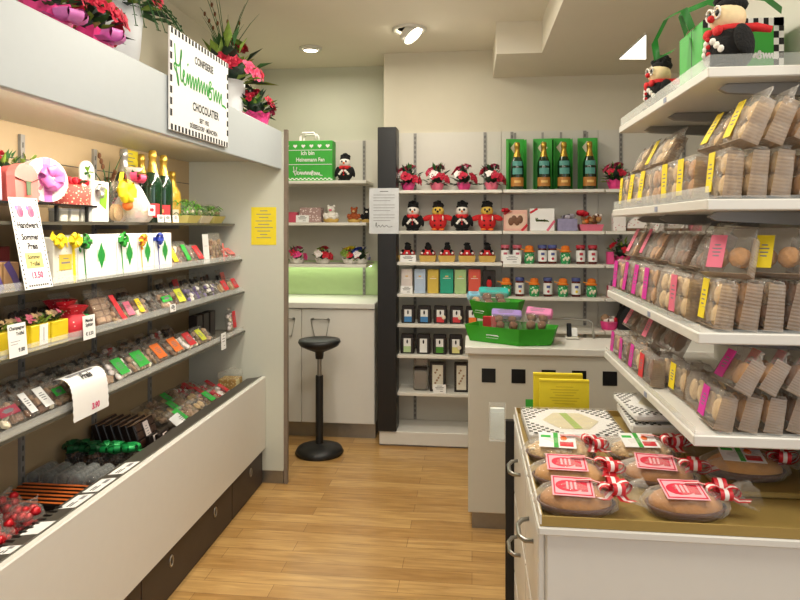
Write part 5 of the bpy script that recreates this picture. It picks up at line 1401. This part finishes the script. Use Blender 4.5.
gift_box('gift_box', 'patterned red and white gift box on the middle niche shelf', (nx(311), 4.82, NZ2), 0, .165, .115, .10, cloth_pattern('floral_card', '#a98a86', '#e6d8d2', 60, .35))
gift_box('gift_box', 'small pink box at the left edge of the middle niche shelf', (nx(293), 4.83, NZ2), 0, .075, .08, .06, mat('rose_box', '#c94a62'))
def plush_sit(lb, x, z, mt, face, h=.13):
    t = thing('plush_animal', lb, 'plush toy', (x, 4.86, z)); s = h / .13
    m = MB(); m.lathe([(.05 * s, 0), (.062 * s, .02 * s), (.058 * s, .03 * s)], WOOD, 16); m.build('straw_base', t)
    m = MB(); m.ball((0, 0, .052 * s), (.042 * s, .036 * s, .036 * s), mt, 12, 8); m.build('body', t)
    m = MB(); m.ball((0, -.01 * s, .1 * s), (.03 * s, .028 * s, .027 * s), mt, 12, 8)
    for sx in (-1, 1): m.ball((sx * .022 * s, -.004 * s, .124 * s), (.011 * s, .007 * s, .013 * s), mt, 8, 6)
    m.ball((0, -.035 * s, .095 * s), (.013 * s, .01 * s, .01 * s), face, 8, 6); hd = m.build('head', t)
    for sx in (-1, 1):
        m = MB(); m.ball((sx * .045 * s, -.018 * s, .055 * s), (.018 * s, .014 * s, .022 * s), mt, 8, 6); m.build('arm', t)
        m = MB(); m.ball((sx * .028 * s, -.042 * s, .036 * s), (.018 * s, .022 * s, .014 * s), mt, 8, 6); m.build('foot', t)
plush_sit('white plush animal on a straw base on the middle niche shelf', nx(331), NZ2, FACEW, PINKL)
plush_sit('orange brown plush animal on the middle niche shelf', nx(354), NZ2, mat('ginger_plush', '#a5532a', .9, noise=.2, scale=100, bump=.4), COOKP, .115)
plush_sit('black plush animal at the right end of the middle niche shelf', nx(367), NZ2, BLKFELT, FACEW, .11)
price_card('white price card before the patterned gift box in the niche', (nx(305.5), 4.756, NZ2), 0, .10, .055, .1)
for k, (px, cs, lb) in enumerate(((297, [PINK, ROSEP, PINK, ROSE], 'low pink flower basket at the left end of the lower niche shelf'), (323, [CRIMSON, ROSE, ROSEW, CRIMSON, LEAFL], 'low dark red flower basket on the lower niche shelf'),
                                (350, [CRIMSON, YEL, LEAFL, YEL, ROSE], 'low red and yellow flower basket on the lower niche shelf'), (371, [mat('blue_ribbon', '#2b3fa5'), mat('blue_ribbon', '#2b3fa5'), ROSEW], 'low blue flower basket at the right end of the lower niche shelf'))):
    bouquet('flower_basket', lb, (min(nx(px), -.85), 4.85, NZ3), .135, .078, (.055, .035), FACEW, cs * 3, 70 + k, 0, nleaf=40, frad=.034)

# ================================================================== GOODS ON THE COUNTER
def tray_box(label, poly, z, h, flare, logo_side=None):
    cx = sum(p[0] for p in poly) / len(poly); cy = sum(p[1] for p in poly) / len(poly)
    t = thing('carton_tray', label, 'carton tray', (cx, cy, z)); n = len(poly)
    P = [(x - cx, y - cy) for x, y in poly]
    m = MB(); th = .94
    for a in range(n):
        b2 = (a + 1) % n; p, q = P[a], P[b2]; f = 1 + flare
        m.add([(p[0], p[1], 0), (q[0], q[1], 0), (q[0] * f, q[1] * f, h), (p[0] * f, p[1] * f, h), (p[0] * th, p[1] * th, .002), (q[0] * th, q[1] * th, .002), (q[0] * f * .975, q[1] * f * .975, h), (p[0] * f * .975, p[1] * f * .975, h)],
              [(0, 1, 2, 3), (5, 4, 7, 6), (3, 2, 6, 7)], TRAYGREEN)
    m.add([(x, y, .0005) for x, y in P], [tuple(range(n))], TRAYGREEN); m.build('carton', t)
    if logo_side is not None:
        p, q = P[logo_side], P[(logo_side + 1) % n]; dx, dy = q[0] - p[0], q[1] - p[1]; L = math.hypot(dx, dy)
        m = MB(); ang = math.atan2(dy, dx); f = 1 + flare * .45
        m.M = tr((p[0] + q[0]) / 2 * f, (p[1] + q[1]) / 2 * f, h * .45) @ rot_m(z=ang) @ rot_m(x=-math.atan2(flare * .17, h))
        script_logo(m, 0, 0, .075, PAPER, .0028, -.002); m.box(-.03, .03, -.002, -.0015, .022, .0235, PAPER); m.box(-.035, .035, -.002, -.0015, -.012, -.0105, PAPER); m.build('script_logo', t)
    return t
ZC = .9395
tray_box('front green carton tray on the counter holding purple and pink labelled bags', [(-.012, 3.44), (.235, 3.30), (.40, 3.335), (.43, 3.46), (.25, 3.565), (.05, 3.55)], ZC, .085, .12, 0)
t2 = tray_box('rear green carton tray stacked behind, holding the teal labelled bag', [(.015, 3.66), (.09, 3.575), (.235, 3.60), (.27, 3.70), (.18, 3.76), (.06, 3.75)], ZC + .09, .10, .25, 0)
# a low carton under the rear tray carries it beside the counter
t = tag(MB().rbox(.03, .26, 3.605, 3.75, 0, ZC + .0885, .003, OFFW).build('pedestal_box'), 'white pedestal behind the counter under the rear green carton tray', 'pedestal')
TEAL = mat('teal_label', '#2fb0a8', .5); LAV = mat('lavender_label', '#a489cf', .5); PKL = mat('rose_label', '#e07ab0', .5)
def heap_bag(lb, loc, rz, w, h, d, kind, lab, lean, seed):
    pack('cookie_bag', lb, 'cookie bag', loc, rz, w, h, d, kind, None, lean, seed=seed)
    o = [x for x in C.objects if x.get('label') == lb][0]
    m = MB(); m.rbox(-w * .5, w * .5, -d * .5 - .022, -d * .5 + .02, h * .62, h * .97, .006, lab, M=rot_m(y=.08)); fine_print(m, w * .7, h * .75, h * .95, INKG, -d * .5 - .0225, 3); m.build('header_label', o)
heap_bag('bag of brown cookies with teal header lying in the rear green tray', (.135, 3.71, ZC + .125), .25, .17, .15, .05, 'brown', TEAL, .85, 3)
heap_bag('second cookie bag with blue header at the left of the rear green tray', (.045, 3.70, ZC + .125), .5, .09, .13, .04, 'pale', mat('sky_label', '#79b9d3', .5), .95, 4)
heap_bag('bag of brown cookies with lavender header in the front green tray', (.185, 3.49, ZC + .035), .1, .16, .13, .05, 'brown', LAV, .75, 5)
heap_bag('bag of brown cookies with pink header in the front green tray', (.345, 3.51, ZC + .035), -.25, .14, .14, .05, 'brown', PKL, .7, 6)
gift_box('small_box', 'red box at the back left of the front green tray', (.11, 3.515, ZC + .004), .1, .10, .115, .02, mat('red_card', '#b5262a', .5), cat='box')
# card reader and chrome rail
t = thing('card_reader', 'small black and white card reader on a stand at the back of the counter', 'card reader', (wall_x(572, 3.54), 3.54, ZC))
m = MB(); m.rbox(-.035, .035, -.02, .04, 0, .012, .003, OFFW); m.build('base', t)
m = MB(); m.rbox(-.026, -.002, -.008, .016, .012, .085, .004, BLACK, M=rot_m(x=-.15)); m.build('screen', t)
m = MB(); m.rbox(-.002, .03, -.006, .016, .012, .06, .004, PAPER, M=rot_m(x=-.15)); m.build('body', t)
xa, xb = wall_x(548, 3.57), wall_x(594, 3.57)
t = thing('chrome_rail', 'bent chrome rail behind the card reader on the counter', 'rail', ((xa + xb) / 2, 3.575, ZC))
m = at(t); m.tube([(xa, 3.575, ZC + .10), (xa + .12, 3.575, ZC + .105), (xb - .03, 3.575, ZC + .10), (xb - .008, 3.575, ZC + .085), (xb, 3.575, ZC)], .006, STEEL, 8); m.build('rail', t)
m = at(t); m.tube([(xa, 3.575, ZC + .10), (xa - .006, 3.575, ZC + .08), (xa - .008, 3.575, ZC)], .006, STEEL, 8); m.build('post', t)

# ================================================================== CABINET EXTRAS
t = thing('hanging_leaflet_rack', 'green leaflet pocket hung behind the drawer cabinet', 'leaflet rack', (.30, 2.352, .70))
m = MB(); 
for a in ((-.105, .105, -.033, -.031), (-.105, .105, .03, .033), (-.105, -.102, -.031, .03), (.102, .105, -.031, .03)): m.box(*a, 0, .18 if a[2] > 0 else .16, BAGGREEN)
m.box(-.105, .105, -.033, .033, 0, .003, BAGGREEN); m.box(-.105, -.06, .0305, .032, .18, .215, BAGGREEN); m.build('pocket', t)
for k, (dy, h, dx) in enumerate(((.012, .315, -.006), (-.018, .30, .012))):
    t = thing('yellow_leaflet', ('taller yellow leaflet pad at the back of the green pocket', 'yellow leaflet pad with printed lines in front of the taller one')[k], 'leaflet', (.315 + dx, 2.352 + dy, .7035), 0)
    m = MB(); m.rbox(-.088, .086, -.007, .007, 0, h, .001, NOTE); m.build('pad', t)
    m = MB(); m.box(-.088, .086, -.0085, -.0072, h * .965, h * .985, mat('yellow_dark', '#c9b317', .6)); fine_print(m, .12, h * .70, h * .93, mat('yellow_dark', '#c9b317'), -.0072, 7); m.build('print', t)
t = thing('hanging_acrylic_pocket', 'clear acrylic pocket at the far left corner of the drawer cabinet', 'card pocket', (.088, 2.272, .80))
m = MB()
for a in ((-.028, .028, -.022, -.020), (-.028, .028, .018, .02), (-.028, -.026, -.02, .018), (.026, .028, -.02, .018)): m.box(*a, 0, .10 if a[3] < 0 else .125, ACRYL)
m.box(-.028, .028, -.022, .02, 0, .003, ACRYL); m.build('pocket', t)
m = MB(); m.box(-.024, .024, -.005, .01, .004, .11, mat('pale_card', '#dfe6e2', .6)); m.build('cards', t)

# wrapped cakes
PINKPAPER = mat('pink_label_paper', '#e9a9b3', .6, noise=.03); REDINK = mat('red_ink', '#cf2440', .6)
STRIPE = [mat('ribbon_red', '#c9202c', .45), ROSEW, mat('ribbon_red', '#c9202c')]
CRUST = mat('cake_crust', '#c48d48', .8, noise=.15, scale=40, bump=.5); CRUSTD = mat('cake_crust_dark', '#b27a40', .7, noise=.18, scale=40, bump=.5); ALM = mat('almond_crust', '#d0ae7c', .85, noise=.2, scale=70, bump=.8)
def cake(lb, x, y, z, rz, L, W, crust, style, bow_at, seed, h=.055):
    rnd = random.Random(seed); t = thing('wrapped_cake', lb, 'cake', (x, y, z), rz)
    m = MB(); n = 24; vs, fs = [], []
    for j, (f, zz) in enumerate(((.84, 0), (.93, .012), (.98, .02), (.92, .021))):
        for i in range(n): a = 2 * PI * i / n; vs.append((L / 2 * f * math.cos(a), W / 2 * f * math.sin(a), zz))
    for j in range(3):
        for i in range(n): fs.append((j * n + i, j * n + (i + 1) % n, (j + 1) * n + (i + 1) % n, (j + 1) * n + i))
    fs.append(tuple(range(n))[::-1]); m.add(vs, fs, mat('brown_tray', '#5a3422', .5), True); m.build('tray', t)
    m = MB(); m.ball((0, 0, .02), (L * .45, W * .45, h - .02), crust, 22, 12, jit=.012, rnd=rnd)
    if crust is ALM:
        for q in range(70):
            a = rnd.uniform(0, 6.28); el = rnd.uniform(.1, 1.3); m.ball((L * .44 * math.cos(a) * math.cos(el), W * .44 * math.sin(a) * math.cos(el), .02 + (h - .022) * math.sin(el)), (.008, .006, .004), (ALM, CREAM)[q % 2], 6, 4, jit=.2, rnd=rnd)
    m.build('loaf', t)
    m = MB(); m.ball((0, 0, .023), (L * .54, W * .55, h - .017), CRINK, 26, 14, jit=.045, rnd=rnd)
    m.build('wrapper', t)
    bxx = L * .5 * bow_at
    T = tr(-bxx * .12, -W * .10, h + .003) @ rot_m(x=.15, z=rnd.uniform(-.14, .0))
    m = MB(); lw, lh = L * .25, W * .33
    m.box(-lw, lw, -lh, lh, -.001, 0, PAPER if style != 'pink' else PINKPAPER, M=T)
    if style == 'pink':
        for a in ((-lw * .92, lw * .92, -lh * .9, -lh * .8), (-lw * .92, lw * .92, lh * .8, lh * .9), (-lw * .92, -lw * .86, -lh * .9, lh * .9), (lw * .86, lw * .92, -lh * .9, lh * .9)): m.box(*a, 0, .0006, REDINK, M=T)
        m.lathe([(lh * .58, 0), (lh * .58, .0006)], REDINK, 18, M=T @ tr(-lw * .15, 0, 0) @ Matrix.Diagonal((1.3, 1, 1, 1)))
        for q in range(3): m.box(-lw * .3 + lw * .2 * q, -lw * .2 + lw * .2 * q, -lh * .35, lh * .4, .0006, .0011, PINKPAPER, M=T)
        m.box(lw * .4, lw * .72, -lh * .5, lh * .45, 0, .0007, REDINK, M=T)
    else:
        m.box(-lw * .2, lw * .05, -lh, lh, 0, .0006, BAGGREEN, M=T); m.box(lw * .12, lw * .85, -lh * .8, -lh * .2, 0, .0006, REDL, M=T); m.ball((lw * .35, lh * .3, .0004), (lw * .2, lh * .35, .0012), ORNG, 8, 5, M=T); m.box(-lw * .9, -lw * .35, lh * .3, lh * .6, 0, .0006, GLAB, M=T)
    m.build('label', t)
    m = MB()
    bow(m, (bxx, -.005, h * .8), .040, STRIPE, 4, wd=.017, rnd=rnd, tails=3)
    m.ribbon([(bxx, 0, h * .95), (bxx * .4, .005, h + .012), (0, .006, h + .011)], (0, .006, 0), STRIPE); m.build('bow', t)
    # gathered film end behind the bow
    m = MB(); s = 1 if bow_at > 0 else -1
    vs = []; n = 14
    for j, (r, d) in enumerate(((.008, 0), (.03, .035), (.045, .07))):
        for i in range(n): a = 2 * PI * i / n; q = r * (1 + .25 * (i % 2) * (j > 0)); vs.append((bxx + s * d, q * math.cos(a), h * .75 + q * .55 * math.sin(a) + .0))
    m.add(vs, [(j * n + i, j * n + (i + 1) % n, (j + 1) * n + (i + 1) % n, (j + 1) * n + i) for j in range(2) for i in range(n)], CRINK, True); m.build('film_end', t)
ZT = .8922
cake('glazed cake with pink label at the front left corner of the tray', .240, 1.525, ZT, .06, .185, .125, CRUSTD, 'pink', .95, 1)
cake('golden cake with pink label and big striped bow, second from the front on the left', .250, 1.675, ZT, .0, .20, .12, CRUST, 'pink', .95, 2)
cake('almond crusted cake with white and green label, third from the front on the left', .248, 1.845, ZT, .04, .20, .13, ALM, 'mix', .92, 3)
cake('glazed cake with pink label at the front, right of the corner cake', .487, 1.535, ZT, .10, .185, .125, CRUSTD, 'pink', .88, 4)
cake('glazed cake with pink label behind the front right cake', .475, 1.705, ZT, -.05, .19, .12, CRUSTD, 'pink', .9, 5)
cake('nut crusted cake with white label beside the checkered packs', .475, 1.87, ZT, .04, .19, .125, ALM, 'mix', .9, 6)
cake('brown cake with green label on the raised card step under the shelf', .70, 1.745, .907, -.1, .20, .125, CRUST, 'mix', .9, 7)
def checker_pack(lb, x, y, z, rz, W, D, H, seed):
    t = thing('checkered_pack', lb, 'cake pack', (x, y, z), rz)
    m = MB(); m.rbox(-W / 2, W / 2, -D / 2, D / 2, 0, H, .006, PAPER); m.build('carton', t)
    m = MB(); nx, ny = 22, 18
    for i in range(nx):
        for j in range(ny):
            u, v = (i + .5) / nx * 2 - 1, (j + .5) / ny * 2 - 1
            if (i + j) % 2 and abs(u) + abs(v) * .75 > .98:
                m.box(-W / 2 + W * i / nx + .001, -W / 2 + W * (i + 1) / nx - .001, -D / 2 + D * j / ny + .001, -D / 2 + D * (j + 1) / ny - .001, H, H + .0006, INK)
    m.build('checker_print', t)
    m = MB(); p = [(-.62, 0), (-.3, -.62), (.3, -.62), (.62, 0), (.3, .62), (-.3, .62)]
    m.add([(a * W / 2, b_ * D / 2, H + .0012) for a, b_ in p], [tuple(range(6))], mat('cream_window', '#d9cfae', .5)); m.build('centre_panel', t)
    m = MB(); m.box(-.012, .012, -D * .30, D * .30, H + .0014, H + .0022, mat('lime_strip', '#9ab84a', .5), M=rot_m(z=.15)); m.build('strip', t)
    m = MB(); m.rbox(-W / 2 - .004, W / 2 + .004, -D / 2 - .004, D / 2 + .004, -.0002, H + .006, .008, CLEAR); m.build('wrapper', t)
checker_pack('black and white checkered cake pack at the back left of the tray', .312, 2.09, ZT + .0005, .02, .285, .27, .035, 1)
checker_pack('lower of two checkered packs at the back right under the shelf', .60, 2.10, ZT + .0345, -.05, .24, .25, .03, 2)
checker_pack('upper checkered pack on the stack at the back right under the shelf', .595, 2.10, ZT + .0745, .04, .235, .245, .022, 3)

# ================================================================== GOODS ON THE RIGHT RACK
RR = -PI / 2
def rack_bag(k, x, y, z, kd, lab, lb, lean=.06, h=.14, w=.125, d=.044, strip='v', tray=True, seed=0, roll=0, fold=True):
    pack('cookie_bag', lb, 'cookie bag', (x + d, y, z), RR + JR.uniform(-.05, .05), w, h, d, kd, lab, lean + JR.uniform(-.04, .08), tray=tray, strip=strip, seed=seed, fold=fold)
SLOTS = [1.608, 1.745, 1.882, 2.019, 2.156, 2.293, 2.43]
NAMES = {'low': 'lowest rack shelf', 'mid': 'second rack shelf', 'high': 'third rack shelf'}
def cn(l): return {MAG: 'magenta-labelled ', YEL: 'yellow-labelled ', REDL: 'red-labelled ', PINKL: 'pink-labelled '}.get(l, '')
FK = {'low': ['pale', 'cookie', 'cookie', 'brown', 'brown'], 'mid': ['pale', 'cookie', 'nut', 'brown', 'brown'], 'high': ['pale', 'pale', 'pale', 'cookie', 'pale']}
for k, x0 in (('low', .552), ('mid', .553), ('high', .572)):
    z = RACK[k][1] + .0015; hb = .106 if k == 'low' else .142; JR = random.Random(len(k))
    # front row facing the door end: bags one behind the other, seen edge on
    for q in range(5):
        lab = {'low': MAG, 'mid': YEL, 'high': YEL}[k] if q == 0 else None
        rack_bag(k, x0 + q * .0535, SLOTS[0], z, FK[k][q], lab, f'{cn(lab)}ribbed cookie bag, front row of the {NAMES[k]}, {NTH[q]} from the aisle', .13 if k != 'low' else .2, hb, seed=q + 5)
    # tier lying on top
    zt = z + hb * .83
    for q in range(4) if k != 'mid' else ():
        lab = {'low': (MAG, REDL, PINKL, PINKL), 'mid': (PINKL, YEL, None, YEL), 'high': (YEL, None, None, None)}[k][q]
        rack_bag(k, x0 + .028 + q * .058, SLOTS[0] - .012 + .008 * ((q % 2) - .5), zt, FK[k][(q + 1) % 5], lab, f'{cn(lab)}cookie bag leaning atop the front row, {NAMES[k]}, {NTH[q]} from the aisle', .5 if k == 'low' else .42, hb * .98, seed=q + 15, fold=False)
    # along the aisle edge
    for s_ in range(1, 7):
        if k == 'low' and s_ == 2: labs = [YEL, None]
        else: labs = {'low': [MAG if s_ > 3 else (REDL if s_ == 3 else None), None], 'mid': [MAG if s_ >= 3 else (PINKL if s_ == 1 else None), None], 'high': [YEL if s_ != 3 else None, None]}[k]
        inset = .05 if (k == 'low' and s_ in (1, 2)) else 0
        for q in range(2):
            kd = {'low': ('cookie', 'pale', 'pale', 'brown', 'pale', 'brown'), 'mid': ('cookie', 'pale', 'pale', 'cookie', 'pale', 'brown'), 'high': ('pale', 'cookie', 'pale', 'cookie', 'pale', 'pale')}[k][(s_ + q) % 6]
            rack_bag(k, RACK[k][0] + .012 + inset + q * .056, SLOTS[s_], z, kd, labs[q], f'{cn(labs[q])}cookie bag at the {("aisle edge", "second rank")[q]} of the {NAMES[k]}, {NTH[s_ - 1]} behind the front', .08, hb, seed=s_ * 3 + q)
        if k == 'low' and s_ in (1, 2): continue
        lab = {'low': (None, None, None, PINKL, None, PINKL), 'mid': (None, None, None, None, PINKL, PINKL), 'high': (YEL, None, None, None, YEL, None)}[k][s_ - 1]
        kd = {'low': 'brown', 'mid': ('brown', 'brown', 'brown', 'cookie', 'brown', 'cookie')[s_ - 1], 'high': 'pale'}[k]
        if k == 'high' and s_ in (2, 3): continue
        rack_bag(k, RACK[k][0] + .05 + .012 * (s_ % 2), SLOTS[s_], zt, kd, lab, f'{cn(lab)}cookie bag on the upper tier of the {NAMES[k]}, {NTH[s_ - 1]} behind the front', .45, hb * .95, seed=s_ + 40, fold=False)

# bags lying askew on the second shelf, turned to the customer
zt = RACK['mid'][1] + .0015 + .142 * .83
for x, rz, lab, kd, lb in ((.612, -.80, PINKL, 'cookie', 'pink-labelled cookie bag turned to the front atop the second rack shelf row'), (.718, -.72, YEL, 'cookie', 'yellow-labelled cookie bag turned to the front atop the second rack shelf row'), (.808, -.85, None, 'pale', 'unlabelled cookie bag turned to the front atop the second rack shelf row')):
    pack('cookie_bag', lb, 'cookie bag', (x, 1.605, zt), rz, .112, .120, .042, kd, lab, .38, tray=True, strip='v', seed=int(x * 100))

# top shelf: plush birds and a carrier bag
ZTOP = RACK['top'][1] + .0012
doll('black plush bird with red nose and scarf at the front of the rack top', (.64, 1.685, ZTOP), -PI / 2 + .25, .21, BLKFELT, FACE, BLKFELT, nose=RED, seed=20, big=True)
doll('smaller looking black plush bird behind the green carrier bag on the rack top', (.622, 2.21, ZTOP), -PI / 2 + .2, .185, BLKFELT, FACE, BLKFELT, nose=RED, seed=21, big=True)
t = thing('carrier_bag', 'green carrier bag with ribbon handles and checkered edge on the rack top', 'bag', (.735, 1.94, ZTOP))
w, d, h = .105, .10, .185
m = MB(); m.rbox(-w, w, -d, d, 0, h, .002, BAGGREEN)
m.box(-w - .0006, -w, -.012, -.008, 0, h, LEAFD)
m.build('bag_body', t)
m = MB()
for j in range(10):
    for i in range(2):
        if (i + j) % 2: m.box(w - .026 + .013 * i, w - .013 + .013 * i, -d - .0008, -d, h * j / 10, h * (j + 1) / 10, INK)
        else: m.box(w - .026 + .013 * i, w - .013 + .013 * i, -d - .0008, -d, h * j / 10, h * (j + 1) / 10, PAPER)
for i in range(16): m.box(-w + w / 8 * i, -w + w / 8 * (i + 1), -d - .0008, -d, h - .022, h, (INK, PAPER)[i % 2])
m.build('checker_edge', t)
m = MB(); script_logo(m, .02, .075, .14, PAPER, .004, -d - .001); m.build('script_logo', t)
RIB = mat('green_ribbon', '#2f7d36', .4, noise=.1)
m = MB(); m.ribbon([(-.04, -d - .002, h - .02), (-.05, -d - .01, h + .03), (-.02, -d - .02, h + .06), (.05, -d - .015, h + .05), (.095, -d - .01, h + .015), (.09, -d - .004, h - .05)], (.003, .004, .011), [RIB]); m.build('handle', t)
m = MB(); m.ribbon([(-w - .002, -.02, h), (-w - .03, -.04, h + .05), (-w - .075, -.03, h + .03), (-w - .10, 0, h - .03), (-w - .085, .03, h - .07), (-w - .04, .02, h - .05), (-w - .002, .0, h - .02)], (.010, .004, .008), [RIB])
m.ribbon([(-w - .002, .03, h), (-w - .02, .03, h + .06), (-w + .06, .02, h + .09), (-w + .12, .0, h + .06), (-w + .14, -.02, h)], (.006, .004, .011), [RIB]); m.build('handle', t)

# ================================================================== LIGHT AND CAMERA
def area(name, loc, size, power, col, rot=(0, 0, 0), sy=None):
    l = bpy.data.lights.new(name, 'AREA'); l.energy = power; l.color = col; l.size = size
    if sy: l.shape = 'RECTANGLE'; l.size_y = sy
    o = bpy.data.objects.new(name, l); C.objects.link(o); o.location = loc; o.rotation_euler = rot
    return o
WARM = (1, .935, .80); NEUT = (1, .95, .86)
for x, y, p in ((.0, .6, 11), (-.3, 2.0, 18), (-.45, 3.3, 18), (1.2, 1.0, 12), (-.3, 4.15, 3.5), (-1.15, 4.55, 6)):
    area('downlight', (x, y, (CZ2 if x > .44 else CZ) - .07), .35, p, WARM)
for x, y, p in ((-.4, 1.2, 6.5), (-.3, 2.9, 6.5), (-.25, 4.0, 2)):  # added unseen point lights, soft fill to brighten ceiling and walls
    l = bpy.data.lights.new('lamp_and_fill_glow', 'POINT'); l.energy = p; l.color = WARM; l.shadow_soft_size = .18
    o = bpy.data.objects.new('lamp_and_fill_glow', l); C.objects.link(o); o.location = (x, y, 2.35)
area('tube_light', (-1.215, 2.1, 1.92), .03, 15, (1, .9, .74), (0, .6, 0), 2.0)
area('added_daylight_fill', (2.6, -1.1, 1.65), 4.0, 42, (.84, .92, 1), (0, PI / 2, 0), 1.8).rotation_euler = (0, PI / 2, 0)  # added area light outside the made-up window, brightens the header fascia
area('niche_light', (-1.26, 4.85, 1.232), .05, 1.6, (.95, 1, .8), (-.5, 0, 0), .02).data.size = .9
w = bpy.data.worlds.new('World'); bpy.context.scene.world = w; w.use_nodes = True
bg = w.node_tree.nodes['Background']; bg.inputs[0].default_value = (.93, .96, 1.0, 1); bg.inputs[1].default_value = .95
cam = bpy.data.cameras.new('Camera'); co = bpy.data.objects.new('Camera', cam); C.objects.link(co)
co.location = (0, 0, EYE); co.rotation_euler = (PI / 2, 0, YAW)
cam.sensor_fit = 'HORIZONTAL'; cam.sensor_width = 36; cam.lens = 36 * FPX / 800
cam.shift_y = -(300 - CYP) / 800
cam.clip_start = .02
sc = bpy.context.scene; sc.camera = co
sc.view_settings.view_transform = 'Standard'; sc.view_settings.look = 'None'; sc.view_settings.gamma = 1
sc.view_settings.exposure = .1; sc.view_settings.use_curve_mapping = False
sc.cycles.use_denoising = True
sc.cycles.max_bounces = 8; sc.cycles.transparent_max_bounces = 24
